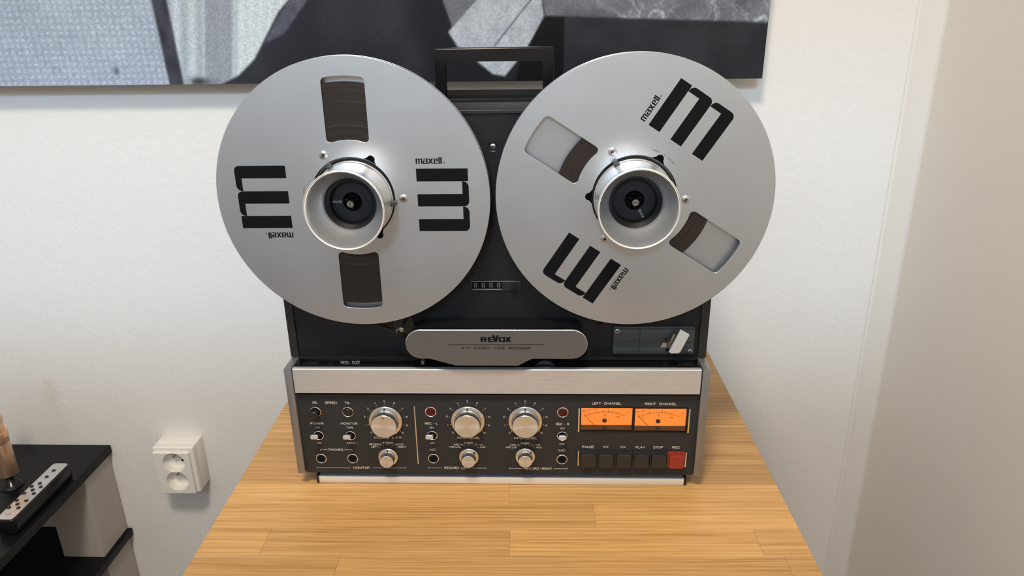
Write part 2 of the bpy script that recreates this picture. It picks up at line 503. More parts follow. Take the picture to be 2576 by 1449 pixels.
def text_mesh(s, h, width=None, bold=0.0, stroke=0.135):
    """lettering h mm tall (capitals), fitted to width mm, centred on the origin, facing -y"""
    st = stroke + bold
    x = 0.0; runs = []
    for ch in s:
        if ch == ' ':
            x += .48; continue
        w_, paths = GL[ch]
        runs.append((x + st / 2, paths, ch)); x += w_ + st + .20
    tot = x - .20
    kx = (width / tot) if width else h * 1.1
    polys = []
    for x0, paths, ch in runs:
        for pts, r, closed in paths:
            q = [((x0 + a) * kx, (st / 2 + b * (1 - st)) * h) for a, b in pts]
            rs = [v * h for v in r] if isinstance(r, (list, tuple)) else r * h
            polys += ribbon(soft(q, rs, closed), st * h * (1.7 if ch == '·' else 1), bool(closed))
    polys = [[(a - tot * kx / 2, b - h / 2) for a, b in p] for p in polys]
    return flat_mesh(polys, 0)


def text(s, x, z, h, y, parent, material=None, width=None, rot=0.0, bold=0.008, name='lettering'):
    return link(name, text_mesh(s, h, width, bold), material or m_let, parent, (x * MM, y * MM, z * MM), (0, -math.radians(rot), 0))


def screw(parent, x, z, y, r, material=None, rot=20, name='screw'):
    """cross-head screw whose head ends at y (front)"""
    o = lathe(name, [(0, 0), (r * 0.75, 0), (r, 0.35), (r, 1.2), (0, 1.2)], material or m_screw, parent, x, z, y, 24)
    p = []
    for a in (rot, rot + 90):
        ca, sa = math.cos(math.radians(a)), math.sin(math.radians(a))
        p.append(seg_poly(-ca * r * .55, -sa * r * .55, ca * r * .55, sa * r * .55, r * .26))
    flat('cross_slot', p, -0.03, m_void, o)
    return o


def copy_of(o, parent):
    c = o.copy(); COL.objects.link(c); c.parent = parent
    for ch in o.children:
        g = ch.copy(); COL.objects.link(g); g.parent = c
    return c


# ------------------------------------------------------------------ the room
YW = 0.42                      # back wall
XL, YF, ZC = -2.1, -1.9, T + 1.92
structure(box('floor', XL - .1, 1.4, YF - .2, YW + .1, -0.1, 0.0, m_floor))
structure(box('ceiling', XL - .1, 1.4, YF - .2, YW + .1, ZC, ZC + .1, m_ceil))
structure(box('wall_back', XL - .1, 1.4, YW, YW + .1, 0, ZC, m_wall))
structure(box('wall_left', XL - .1, XL, YF - .2, YW, 0, ZC, m_wall))
# right wall, very slightly out of plumb
ra = math.atan(0.0120)
structure(box('wall_right', 0, 0.25, YF - .2 - YW, 0.0, -0.05, ZC + .05, m_wall2, loc=(0.616, YW, 0), rot=(0, -ra, 0)))
bm = bmesh.new()
n = 8
ring0, ring1 = [], []
# a slanted fillet with a thin rounded bead against the back wall
pro = [(-0.027 + 0.0026 * (1 - math.cos(t)), -0.0008 - 0.0030 * math.sin(t)) for t in [PI * .8 * i / n for i in range(n + 1)]]
pro = [(-0.027, 0.0015)] + pro + [(-0.0035, -0.0270)] + [(-0.0035 + 0.0035 * math.sin(t), -0.0270 - 0.012 * (1 - math.cos(t))) for t in (.4, .8, 1.2)] + [(0.004, -0.040), (0.004, 0.0015)]
for (x, y) in pro:
    ring0.append(bm.verts.new((x, y, -0.02))); ring1.append(bm.verts.new((x, y, ZC + .02)))
for i in range(len(pro)):
    j = (i + 1) % len(pro)
    bm.faces.new((ring0[i], ring0[j], ring1[j], ring1[i]))
o = link('trim_1', bm_mesh(bm, 40), m_trimp, None, (0.6165, YW + .001, 0), (0, -ra, 0)); structure(o)

# unseen front wall; its high window is invented to let the daylight in
WX0, WX1, WZ0, WZ1 = -1.55, 0.42, T + 1.13, T + 1.78
bm = bmesh.new()
for a in ((XL - .1, WX0, 0, ZC), (WX1, 1.4, 0, ZC), (WX0, WX1, 0, WZ0), (WX0, WX1, WZ1, ZC)):
    add_box(bm, a[0], a[1], YF - .2, YF, a[2], a[3])
structure(link('wall_front', bm_mesh(bm), m_wallf, None))
wn = bpy.data.objects.new('added_window_1', None); COL.objects.link(wn); wn['kind'] = 'structure'
wn.location = ((WX0 + WX1) / 2, YF - .19, WZ0)
hw = (WX1 - WX0) / 2; hh = WZ1 - WZ0
bm = bmesh.new()
for a in ((-hw, -hw + .04, 0, hh), (hw - .04, hw, 0, hh), (-hw, hw, 0, .03), (-hw, hw, hh - .03, hh)):
    add_box(bm, a[0], a[1], -.02, .02, a[2], a[3])
link('added_window_frame', bm_mesh(bm), m_trimp, wn)

# warm ceiling lamp, out of view, invented as a light source
lampx, lampy = -0.18, -0.92
lt = thing('added_ceiling_lamp', 'unseen flat round ceiling lamp added as a warm light source', 'lamp', (lampx, lampy, ZC))
lt.location = (lampx, lampy, ZC)
link('added_lamp_base', lathe_mesh([(0, 0), (.21, 0), (.21, -.03), (.2, -.03), (0, -.03)], 48, 'Z', None, 1.0), m_trimp, lt)
link('added_lamp_diffuser', lathe_mesh([(.2, -.03), (.19, -.06), (.15, -.072), (0, -.076)], 48, 'Z', None, 1.0), m_lamp, lt)
ld = bpy.data.lights.new('added_lamp_light', 'AREA'); ld.shape = 'DISK'; ld.size = 0.36; ld.energy = 33; ld.color = (1.0, 0.875, 0.72)
lo = bpy.data.objects.new('added_lamp_light', ld); COL.objects.link(lo); lo.parent = lt; lo.location = (0, 0, -0.085)

# ------------------------------------------------------------------ oak table
tab = thing('oak_table', 'oak butcher block table top with glued staves carrying the tape recorder', 'table', (0.0072, 0, 0), (0, 0, 0.0090))
HW = 0.3064
rows = [0.0063, -0.0280, -0.0694, -0.1090]
while rows[-1] > -0.28:
    rows.append(rows[-1] - 0.0395)
upr = [0.0063]
while upr[-1] < 0.40 - 0.04:
    upr.append(upr[-1] + 0.0395)
upr.append(0.405)
bounds = sorted(set(rows + upr))
known = {-0.0280: [0.0058], -0.0694: [0.0976], -0.1090: [-0.242, 0.008, 0.259], rows[4]: [-0.160, 0.278]}
for y0, y1 in zip(bounds, bounds[1:]):
    js = known.get(y0)
    if js is None:
        a = random.uniform(-0.19, -0.05); js = [a, a + random.uniform(0.16, 0.24)]
    xs = [-HW] + [j for j in js if -HW + .02 < j < HW - .02] + [HW]
    for x0, x1 in zip(xs, xs[1:]):
        cx = (x0 + x1) / 2; g = 0.00006
        box('plank', x0 - cx + g, x1 - cx - g, y0 + g, y1 - g, TT - 0.028, TT, m_oak, tab, 0.00016, 1, loc=(cx, 0, 0))
for lx in (-HW + .03, HW - .08):
    for ly in (bounds[0] + .03, 0.33):
        box('leg', lx, lx + .05, ly, ly + .05, 0, TT - .028, m_oak, tab, 0.002, 1)

# ------------------------------------------------------------------ tape recorder
rec = thing('tape_recorder', 'black and silver reel-to-reel tape recorder standing upright on the oak table', 'tape recorder', (0, 0, T))

# case
case = mbox('case', -226.5, 226.5, 32, 204, 4.5, 402.5, m_case, rec, 1.2)
plate('case_frame', [rrect(-226.5, 226.5, 137.6, 402.3, 1.5), rrect(-218.2, 218.2, 134.8, 399.8, 1.0)[::-1]], 28, 32.3, m_case, rec, 0.5)
mbox('top_strip', -219, 219, 88, 200, 402.3, 403.0, m_topst, rec, 0.2)
plate('deck_panel', [rrect(-217.8, 217.8, 135, 399.4, 0.8)], 30, 33, m_deck, rec, 0.4)
mbox('lower_recess', -217.8, 217.8, 29.2, 33, 100, 134.6, m_blackg, rec)
mbox('recess_ledge', -197, -92, 28.6, 30, 133.6, 134.6, m_panel, rec)
text('REEL SIZE', -161.5, 130.7, 3.6, 28.9, rec, m_letd, 21.5)
for sx in (-1, 1):
    plate('corner_boss', [rrect(-11, 11, 112, 132, 5)], 20, 29, m_black, rec, 0.6, (sx * 205 * MM, 0, 0))
    lathe('guide_pin', [(0, 0), (4.2, 0), (4.6, .5), (4.6, 8), (0, 8)], m_black, rec, sx * 184, 125, 21, 24)
lower = mbox('lower_body', -217.5, 217.5, 8.6, 32, 4.5, 104.5, m_case, rec)

# carrying handle
plate('handle', [rrect(-61.5, 61.5, 402, 455.8, 3.0), rrect(-51.5, 51.5, 396, 443.6, 3.0)[::-1]], 92, 106, m_blackg, rec, 1.2)

# side cheeks
for sx in (-1, 1):
    xa, xb = sorted((sx * 226, sx * 217.8))
    mbox('side_cheek', xa, xb, 0, 30, 5.2, 137.5, m_cheek, rec, 0.35)

# control panel
panel = plate('control_panel', [rrect(-217.5, 217.5, 3.8, 104.3, .4, 2), rrect(91.2, 147.6, 60.2, 90.4, .3, 2)[::-1], rrect(149.4, 205.8, 59.6, 89.9, .3, 2)[::-1]], 4, 8, m_panel, rec, 0.2)
mbox('panel_lip', -217.5, 217.5, 3.2, 6, 103.4, 105.0, m_panel, rec, 0.3)
bm = bmesh.new()
vs0 = [(-3, 110.4), (-3, 138.4), (-2.0, 139.2), (3, 139.0), (3, 110.4)]
va = [bm.verts.new((-215.6 * MM, y * MM, z * MM)) for y, z in vs0]
vb = [bm.verts.new((215.6 * MM, y * MM, z * MM)) for y, z in vs0]
for i in range(5):
    j = (i + 1) % 5
    bm.faces.new((va[i], va[j], vb[j], vb[i]))
bm.faces.new(va); bm.faces.new(vb[::-1])
link('cover_flap', bm_mesh(bm), m_bar, rec)
mbox('flap_shadow_gap', -217.5, 217.5, 6, 12, 104, 137, m_void, rec)  # solid black block standing in for the shade behind the flap

# foot rail under the front edge
TB = -11.9
rail = mbox('foot_rail', -205.0, 209.0, 6, 24, TB + .5, -3.2, m_rail, rec, 0.3)
mbox('rail_top', -205.0, 209.0, 6.3, 60, -3.3, -2.9, m_railt, rec)
mbox('rail_pad', -204, 208, 6.6, 24, TB, TB + .6, m_black, rec)
mbox('rail_web', -200, 204, 26, 60, TB + 2, 5, m_black, rec)
for xa, xb in ((-208.2, -205.0), (209.0, 212.2)):
    mbox('rail_end_cap', xa, xb, 5.6, 60, TB, -1.6, m_black, rec, 1.0)
for sx in (-180, 180):
    link('rear_foot', lathe_mesh([(0, 0), (9, 0), (10, 16.4), (0, 16.5)], 24, 'Z'), m_black, rec, (sx * MM, .18, TB * MM))

PY = 3.85                      # lettering plane just proud of the panel

# printed legends
def leg(s, x, z, h, w=None, mm_=None):
    return text(s, x, z, h, PY, panel, mm_, w)


leg('3¾', -198.4, 94.6, 3.0, 5.6); leg('SPEED', -180.5, 94.6, 3.0, 13.0); leg('7½', -162.9, 94.6, 3.0, 5.4)
leg('POWER', -198.6, 68.4, 2.9, 14.8); leg('ON', -198.5, 63.2, 2.4, 4.8)
leg('MONITOR', -162.9, 68.4, 2.9, 18.8); leg('TAPE', -162.8, 63.2, 2.4, 7.8)
leg('OFF', -198.8, 43.0, 2.4, 5.8); leg('INPUT', -163.2, 43.2, 2.4, 8.8); leg('-', -156.0, 43.2, 2.4, 1.4)
leg('PHONES', -180.9, 34.5, 2.9, 16.2)
leg('MONITOR', -154.3, 10.7, 3.0, 18.6)
leg('VOLUME', -128.6, 50.7, 2.9, 17.0); leg('L', -115.2, 50.7, 2.9, 1.9); leg('R', -107.4, 50.7, 2.9, 2.4)
flat('arrow_mark', [[(-113.2, 50.8), (-111.4, 52.0), (-109.6, 50.8), (-111.4, 49.6)]], PY, m_letd, panel)
leg('STEREO', -121.8, 43.8, 2.4, 12.0); leg('REVERSE', -135.6, 41.8, 2.4, 13.8); leg('LEFT', -137.0, 38.6, 2.4, 7.4)
leg('MONO', -109.4, 41.8, 2.4, 9.4); leg('RIGHT', -106.2, 38.6, 2.4, 9.0)
for sx, rl, sub in ((-1, 'REC • L', 'R → L'), (1, 'REC • R', 'L → R')):
    x = sx * 71.8
    leg(rl.replace(' • ', '  ·  '), x, 69.0, 3.0, 14.4); leg('ON', x, 63.6, 2.4, 4.8); leg('OFF', x, 43.5, 2.4, 5.8); leg('MIC', x, 35.2, 2.9, 7.4)
    xc = sx * 31.3
    leg('INPUT LEVEL', xc, 51.0, 2.9, 25.0)
    leg('RADIO', xc - .3, 44.2, 2.4, 9.4); leg('MIC HI', xc - 11.8, 42.0, 2.4, 10.0); leg('MIC LO', xc - 16.2, 39.0, 2.4, 11.4)
    leg(sub[0], xc + 8.2, 42.1, 2.4, 1.8); leg(sub[-1], xc + 15.0, 42.1, 2.4, 1.8)
    flat('arrow_mark', [seg_poly(xc + 10.3, 42.1, xc + 12.6, 42.1, 0.35), [(xc + 12.4, 42.8), (xc + 13.6, 42.1), (xc + 12.4, 41.4)]], PY, m_let, panel)
    leg('AUX', xc + 14.9, 39.0, 2.4, 6.2)
leg('RECORD · LEFT', -45.8, 11.3, 3.0, 29.0); leg('RECORD · RIGHT', 45.4, 11.2, 3.0, 31.5)
leg('LEFT   CHANNEL', 119.0, 95.0, 2.9, 31.2); leg('RIGHT   CHANNEL', 177.1, 94.7, 2.9, 33.8)
for s_, x, wd in (('PAUSE', 100.3, 13.0), ('PLAY', 157.8, 10.4), ('STOP', 177.3, 10.6), ('REC', 196.9, 8.2)):
    leg(s_, x, 40.0, 3.0, wd)
for x, d in ((119.6, -1), (138.8, 1)):
    p = []
    for q in (-1.6, 1.6):
        p += [seg_poly(x + q - d * 1.4, 41.6, x + q + d * 1.4, 40.2, .45), seg_poly(x + q + d * 1.4, 40.2, x + q - d * 1.4, 38.8, .45)]
    flat('arrow_mark', p, PY, m_let, panel)


def bracket(x0, x1, z, tick, end):
    p = [[(x0, z - .22), (x1, z - .22), (x1, z + .22), (x0, z + .22)]]
    xe = x0 if end == 0 else x1
    a, b = sorted((z, z + tick))
    p.append([(xe - .22, a - .2), (xe + .22, a - .2), (xe + .22, b), (xe - .22, b)])
    flat('bracket_line', p, PY, m_let, panel)


bracket(-198.7, -190.6, 34.5, -1.5, 0); bracket(-171.4, -162.9, 34.5, -1.5, 1)
bracket(-204.9, -166.7, 10.3, 1.5, 0); bracket(-141.6, -103.8, 10.6, 1.5, 1)
bracket(-78.3, -63.1, 11.0, 1.5, 0); bracket(-28.5, -13.3, 11.1, 1.5, 1)
bracket(12.9, 27.9, 11.1, 1.5, 0); bracket(62.5, 77.8, 11.1, 1.5, 1)

mbox('divider_strip', -90.0, -88.7, 3.2, 4.2, 16.3, 90.7, m_edge, panel, 0.2)


def ring_at(name, x, z, r=6.2, parent=rec):
    return lathe(name, [(r - 1.1, 4.3), (r - 1.0, 3.4), (r - .5, 3.1), (r, 3.5), (r, 4.4)], m_chrome, parent, x, z, 0, 40)


# speed buttons
for x, out in ((-198.6, True), (-162.9, False)):
    b = ring_at('speed_button', x, 83.0)
    lathe('button_well', [(5.4, 3.6), (5.2, 3.95), (0, 3.95)], m_void, b, 0, 0, 0, 40)
    if out:
        lathe('button_cap', [(0, -5.6), (4.5, -5.6), (5.0, -5.0), (5.0, -2.0), (4.3, -1.4), (4.3, 4)], m_black, b, 0, 0, 0, 40)
    else:
        lathe('button_cap', [(0, 2.0), (4.1, 2.0), (4.7, 2.6), (4.7, 4)], m_black, b, 0, 0, 0, 40)

# toggle switches
for x, z, tilt in ((-198.4, 52.9, -0.3), (-162.7, 52.9, -0.3), (-71.7, 53.6, -1.0), (71.7, 53.8, -0.3)):
    b = ring_at('toggle_switch', x, z, 5.8)
    lathe('switch_well', [(5.0, 3.6), (4.8, 3.95), (0, 3.95)], m_void, b, 0, 0, 0, 40)
    bm = bmesh.new()
    A = [(-2.8, 4, -2.4), (2.8, 4, -2.4), (2.8, 4, 2.4), (-2.8, 4, 2.4)]
    tz = 6.8
    B = [(-3.4 + tilt, -9.0, -2.3 + tz), (3.4 + tilt, -9.0, -2.3 + tz), (3.4 + tilt, -9.0, 2.3 + tz), (-3.4 + tilt, -9.0, 2.3 + tz)]
    va = [bm.verts.new(Vector(q) * MM) for q in A]; vb = [bm.verts.new(Vector(q) * MM) for q in B]
    for i in range(4):
        bm.faces.new((va[i], va[(i + 1) % 4], vb[(i + 1) % 4], vb[i]))
    bm.faces.new(vb)
    link('switch_lever', bm_mesh(bm), m_black, b)
    plate('switch_tip', [rounded([(-4.1, -2.5), (4.1, -2.5), (4.1, 2.5), (-4.1, 2.5)], 1.5)], -11.0, -8.8, m_tip, b, 0.4, (tilt * MM, 0, tz * MM))

# record lamps
for x in (-71.8, 71.8):
    b = ring_at('record_lamp', x, 83.7)
    lathe('lamp_lens', [(0, 2.6), (3.0, 2.8), (4.9, 3.5), (5.2, 4.0)], m_lens, b, 0, 0, 0, 40)

# sockets for phones and microphones
for nm, x, z in (('phones_socket', -198.8, 22.7), ('phones_socket', -163.2, 22.9), ('microphone_socket', -71.9, 23.5), ('microphone_socket', 71.8, 23.5)):
    b = ring_at(nm, x, z, 6.2)
    lathe('socket_bush', [(5.3, 3.4), (4.6, 3.2), (3.4, 3.5), (3.2, 3.9)], m_blackg, b, 0, 0, 0, 40)
    lathe('socket_hole', [(3.3, 3.8), (0, 3.9)], m_void, b, 0, 0, 0, 32)


def tri(cx, cz, r, w_, h_, a):
    """small triangle pointing outwards at angle a"""
    u = Vector((math.cos(math.radians(a)), math.sin(math.radians(a)))); v = Vector((-u.y, u.x))
    p = Vector((cx, cz)) + u * r
    return [tuple(p + u * h_ / 2), tuple(p - u * h_ / 2 + v * w_ / 2), tuple(p - u * h_ / 2 - v * w_ / 2)]


def knob(name, x, z, big, ptr, two=False):
    if big:
        prof = [(18.2, 4.0), (18.6, 3.4), (18.6, 0.6), (18.0, 0.0), (17.6, -0.1), (15.4, -0.7), (14.9, -0.7)]
        kn = {1: .22, 2: .22}
        up_ = [(14.7, -0.5), (14.6, -1.2), (14.2, -8.8), (13.9, -9.6), (13.5, -10.0)]
        rf, yf, seg = 13.5, -10.0, 180
        rp, yp = 16.4, -0.75
    else:
        prof = [(10.8, 4.0), (11.1, 3.5), (11.1, 1.2), (10.6, 0.7), (10.2, 0.6), (8.6, 0.2), (8.2, 0.2)]
        kn = {1: .2, 2: .2}
        up_ = [(8.1, 0.3), (8.0, -0.3), (7.75, -7.2), (7.5, -7.8), (7.2, -8.0)]
        rf, yf, seg = 7.2, -8.0, 110
        rp, yp = 9.4, 0.1
    b = lathe(name, prof, m_knob, rec, x, z, 0, seg, kn, 25)
    lathe('knob_grip', up_, m_knob, b, 0, 0, 0, seg, {1: .22, 2: .22}, 25)
    lathe('knob_cap', [(rf, yf), (rf - .4, yf + .05), (0, yf + .25)], m_cap, b, 0, 0, 0, 96, None, 40)
    flat('pointer_mark', [tri(0, 0, rp, 2.3 if big else 1.9, 2.0 if big else 2.2, ptr)], yp - .35, m_ink, b)
    if two:
        flat('pointer_mark', [tri(0, 0, 10.8, 2.3, 1.9, ptr)], yf - .02, m_ink, b)
    return b


for nm, x, z, two in (('volume_knob', -121.7, 73.0, True), ('input_level_knob', -31.3, 73.5, False), ('input_level_knob', 31.3, 73.6, False)):
    knob(nm, x, z, True, 90, two)
    for k in range(11):
        a = math.radians(90 + (5 - k) * 26.5)
        cx, cz = math.cos(a), math.sin(a)
        text(str(k), x + 23.6 * cx, z + 23.6 * cz, 2.1, PY, panel, None, (1.7 if k not in (1, 10) else (0.7 if k == 1 else 2.7)), 0, 0.01)
        flat('dial_dot', [circle(x + 20.6 * cx, z + 20.6 * cz, 0.42, 10)], PY, m_let, panel)
for nm, x, z, ptr in (('monitor_selector_knob', -122.4, 26.6, 90), ('input_selector_knob', -31.8, 27.2, 45), ('input_selector_knob', 31.0, 28.0, 45)):
    knob(nm, x, z, False, ptr)
    for k in range(5):
        a = math.radians(90 + (2 - k) * 20.5)
        flat('dial_dot', [circle(x + .3 + 14.6 * math.cos(a), z + 14.6 * math.sin(a) + .2, 0.42, 10)], PY, m_let, panel)

# level meters
for x0, x1, z0, z1 in ((91.2, 147.6, 60.2, 90.4), (149.4, 205.8, 59.6, 89.9)):
    fr = plate('level_meter', [rrect(x0 - .4, x1 + .6, z0 - .4, z1 + .5, .6), rrect(x0 + .6, x1 - .4, z0 + .5, z1 - .9, .4)[::-1]], 3.3, 8.0, m_blackg, rec, 0.15)
    mbox('scale_plate', x0, x1, 7.0, 8.2, z0, z1, m_meter, fr)
    dx = x0 - 91.2; dz = z0 - 60.2
    mbox('meter_shade', x0 + .4, x1 - .4, 6.5, 7.05, z0 + .4, z0 + 6.0, m_mshade, fr)
    plate('meter_shade', [[(x0 + .5, z0 + .5), (x0 + 13, z0 + .5), (x0 + 13, z0 + 4.5), (x0 + 11.4, z0 + 6.4), (x0 + .5, z0 + 6.4)]], 5.8, 6.5, m_mshade, fr)
    plate('meter_shade', [[(x1 - 15, z0 + .5), (x1 - .5, z0 + .5), (x1 - .5, z0 + 6.4), (x1 - 13, z0 + 6.4), (x1 - 15, z0 + 4.5)]], 5.8, 6.5, m_mshade, fr)
    cx, cz, R = 118.0 + dx, 35.6 + dz, 47.0
    ink, red = [], []

    def apt(a, r):
        return (cx + r * math.sin(math.radians(a)), cz + r * math.cos(math.radians(a)))
    A0, A1, A2 = -26.6, 17.6, 27.0
    for i in range(24):
        a, b_ = A0 + (A1 - A0) * i / 24, A0 + (A1 - A0) * (i + 1) / 24
        ink.append([apt(a, R - .22), apt(b_, R - .22), apt(b_, R + .22), apt(a, R + .22)])
    for i in range(6):
        a, b_ = A1 + (A2 - A1) * i / 6, A1 + (A2 - A1) * (i + 1) / 6
        red.append([apt(a, R - .25), apt(b_, R - .25), apt(b_, R + .25), apt(a, R + .25)])
    for a, l in ((-25.6, 2.6), (-21.5, 2.6), (-12.2, 3.0), (-3.6, 2.0), (0.0, 2.0), (4.2, 3.2), (7.0, 2.0), (10.0, 2.0), (13.0, 2.0), (15.6, 2.0)):
        ink.append(seg_poly(*apt(a, R), *apt(a, R + l), .44))
    for a, l in ((18.4, 3.0), (21.4, 1.8), (24.2, 1.8), (27.0, 3.4)):
        red.append(seg_poly(*apt(a, R), *apt(a, R + l), .4))
    for a in (-23.5, -19.5, -13, -7, -.2, 5, 9, 12, 14.5, 16.5):
        ink.append(circle(*apt(a, R - 1.6), .22, 8))
    flat('scale_marks', ink, 6.95, m_mink, fr)
    flat('overload_marks', red, 6.95, m_mred, fr)
    for s_, x, z, wd, mm_ in (('-20', 94.8, 83.6, 4.4, m_mink), ('-15', 99.8, 84.7, 4.2, m_mink), ('-10', 106.7, 87.0, 4.4, m_mink), ('-5', 120.6, 87.7, 3.2, m_mink),
                              ('0', 135.7, 84.9, 1.8, m_mred), ('+3', 142.4, 81.7, 3.2, m_mred), ('10', 101.2, 76.0, 2.2, m_mink), ('50', 117.9, 78.9, 2.6, m_mink), ('100%', 131.6, 76.6, 5.0, m_mink)):
        text(s_, x + dx, z + dz, 1.9, 6.95, fr, mm_, wd, 0, 0.012)
    flat('needle', [seg_poly(94.9 + dx, 79.6 + dz, 109.0 + dx, 64.2 + dz, .5)], 5.6, m_ink, fr)
    lathe('meter_stud', [(0, 5.9), (2.2, 6.0), (2.6, 6.6), (2.6, 7)], m_mink, fr, 117.6 + dx, 71.9 + dz, 0, 28)
    lathe('pivot_cap', [(0, 4.9), (2.2, 5.0), (2.6, 5.6), (2.6, 7)], m_mink, fr, 117.8 + dx, 62.9 + dz, 0, 28)
    mbox('meter_glass', x0 + .2, x1 - .2, 4.1, 4.5, z0 + .2, z1 - .3, m_glass, fr)
for xa, z0, z1 in ((89.4, 60.3, 90.0), (208.0, 59.6, 89.2)):
    mbox('meter_trim_bar', xa - .9, xa + .9, 1.8, 4.2, z0, z1, m_edge, rec, 0.4)

# transport keys
for i in range(6):
    x0 = 91.3 + i * 19.33; x1 = x0 + 19.0
    dz = -0.17 * i
    red_ = i == 5
    kb = mbox('transport_key', x0, x1, 1.4, 4.2, 16.4 + dz, 35.8 + dz, m_red if red_ else m_btn, rec, 0.3)
    bm = bmesh.new()
    fr_ = [(x0 + 1.3, 17.4 + dz), (x1 - 1.5, 17.4 + dz), (x1 - 1.5, 34.4 + dz), (x0 + 1.3, 34.4 + dz)]
    me = plate_mesh([rounded(fr_, 2.0)], -3.0, 2.0, 0.9)
    for p in me.polygons:
        p.use_smooth = True
    me.set_sharp_from_angle(angle=math.radians(40))
    bm.free()
    link('key_cap', me, m_red if red_ else m_btn, kb)
for xa, z0, z1 in ((89.9, 16.5, 35.8), (208.2, 15.5, 34.7)):
    mbox('key_trim_bar', xa - .8, xa + .8, 1.8, 4.2, z0, z1, m_edge, rec, 0.4)

# head cover
HY = -11.0
stad = rrect(-91.3, 95.6, 156.0, 188.6, 16.2, 14)
hb = plate('head_cover_body', [rrect(-89, 93.2, 157.5, 184.5, 13.4, 12)], -9.0, 30.5, m_blackg, rec, 1.2)
hc = plate('head_cover', [stad], HY, HY + 2.4, m_edge, rec, 0.7)
flat('cover_face', [rrect(-90.6, 94.9, 156.6, 187.8, 15.5, 14)], HY - 0.03, m_headc, hc)
sk = plate('cover_skirt', [[(-68.8, 156.2), (-40.4, 147.7), (24.6, 147.7), (39.6, 156.2)]], HY + .5, HY + 2.2, m_headc, rec, 0.3)


def rv(px, py):
    return (-13.7 + (px - 1185) * 0.0852, 178.0 - (py - 350) * 0.0945)


def rbar(x0, x1, y0, y1):
    return [rv(x0, y1), rv(x1, y1), rv(x1, y0), rv(x0, y0)]


def rpoly(*p):
    return [rv(*q) for q in p]


logo = [rbar(1185, 1209, 322, 380), rbar(1185, 1252, 322, 337), rbar(1236, 1260, 326, 356), rbar(1205, 1254, 347, 361),
        rpoly((1215, 358), (1240, 358), (1264, 380), (1236, 380)),
        rbar(1273, 1297, 322, 380), rbar(1273, 1336, 322, 335), rbar(1273, 1336, 345, 357), rbar(1273, 1345, 367, 380),
        rpoly((1323, 300), (1352, 300), (1374, 350), (1366, 380), (1352, 380)), rpoly((1379, 300), (1408, 300), (1380, 380), (1356, 380)),
        rbar(1403, 1427, 326, 376), rbar(1457, 1481, 326, 376), rbar(1408, 1476, 322, 337), rbar(1408, 1476, 366, 380),
        rpoly((1480, 322), (1508, 322), (1555, 380), (1525, 380)), rpoly((1524, 322), (1552, 322), (1508, 380), (1478, 380))]
flat('brand_lettering', logo, HY - 0.08, m_ink, hc)
flat('rule_line', [[(-46.8, 171.7), (51.0, 172.0), (51.0, 172.5), (-46.8, 172.2)]], HY - 0.08, m_ink, hc)
text('B 77 · STEREO   TAPE   RECORDER', 2.2, 168.1, 2.9, HY - 0.08, hc, m_ink, 71.0)

# tape path details seen around the cover
post = lathe('tension_post', [(0, -4.6), (2.0, -4.6), (2.4, -4.0), (2.4, -2.6), (1.9, -2.0), (1.9, 31)], m_screw, rec, -95.6, 185.4, 0, 28)
lathe('post_tip', [(0, -5.0), (1.1, -5.0), (1.1, -4.5)], m_brass, post, 0, 0, 0, 16)
lathe('arm_hub', [(0, 27.5), (11, 27.5), (11.6, 28.2), (11.6, 31)], m_black, rec, -99, 178, 0, 40)
bm = bmesh.new()
add_box(bm, 0, 13, 12.5, 14.5, -.7, .7, 0, 1, MM)
link('tension_arm', bm_mesh(bm), m_screw, rec, (-96 * MM, 0, 183 * MM), (0, math.radians(-215), 0))
pr = lathe('pinch_roller', [(0, 4), (4.6, 4), (5.4, 4.8), (5.4, 6), (6, 7), (11, 7), (11.4, 7.6), (11.4, 20), (0, 20)], m_black, rec, 52.3, 133.5, 0, 48)
lathe('roller_cap', [(0, 3.2), (4.0, 3.3), (5.0, 4.2), (5.0, 6)], m_chrome, pr, 0, 0, 0, 32)
mbox('tape_lifter', -80.5, -77, 12, 22, 122, 141, m_cheek, rec, 0.3)

# counter
ct = plate('tape_counter', [rrect(-25.8, 27.5, 215.6, 226.8, .6)], 28.4, 30.6, m_black, rec, 0.3)
mbox('counter_edge', -25.2, 27.0, 28.0, 28.8, 226.2, 226.8, m_dig, ct)
mbox('digit_window', -24.2, -3.5 + 11, 28.2, 28.9, 218.6, 225.4, m_void, ct)
for i in range(4):
    x = -20.4 + i * 8.1
    flat('counter_digit', [q for q in (lambda xx: [
        [(xx - 1.6, 220.2), (xx - .9, 220.2), (xx - .9, 224.0), (xx - 1.6, 224.0)], [(xx + .9, 220.2), (xx + 1.6, 220.2), (xx + 1.6, 224.0), (xx + .9, 224.0)],
        [(xx - 1.2, 219.8), (xx + 1.2, 219.8), (xx + 1.4, 220.5), (xx - 1.4, 220.5)], [(xx - 1.4, 223.7), (xx + 1.4, 223.7), (xx + 1.2, 224.4), (xx - 1.2, 224.4)]])(x)], 28.1, m_dig, ct)
mbox('window_lip', -23.4, 7.2, 27.4, 28.6, 217.2, 217.9, m_dig, ct)
mbox('reset_button', 16.8, 23.6, 22.5, 29, 216.6, 222.8, m_blackg, ct, 0.8)
ds = screw(rec, 1.0, 366.9, 28.6, 3.0)
lathe('screw_ring', [(5.6, 29.9), (5.2, 29.3), (4.2, 29.6), (3.6, 30.2)], m_black, rec, 1.0, 366.9, 0, 36)

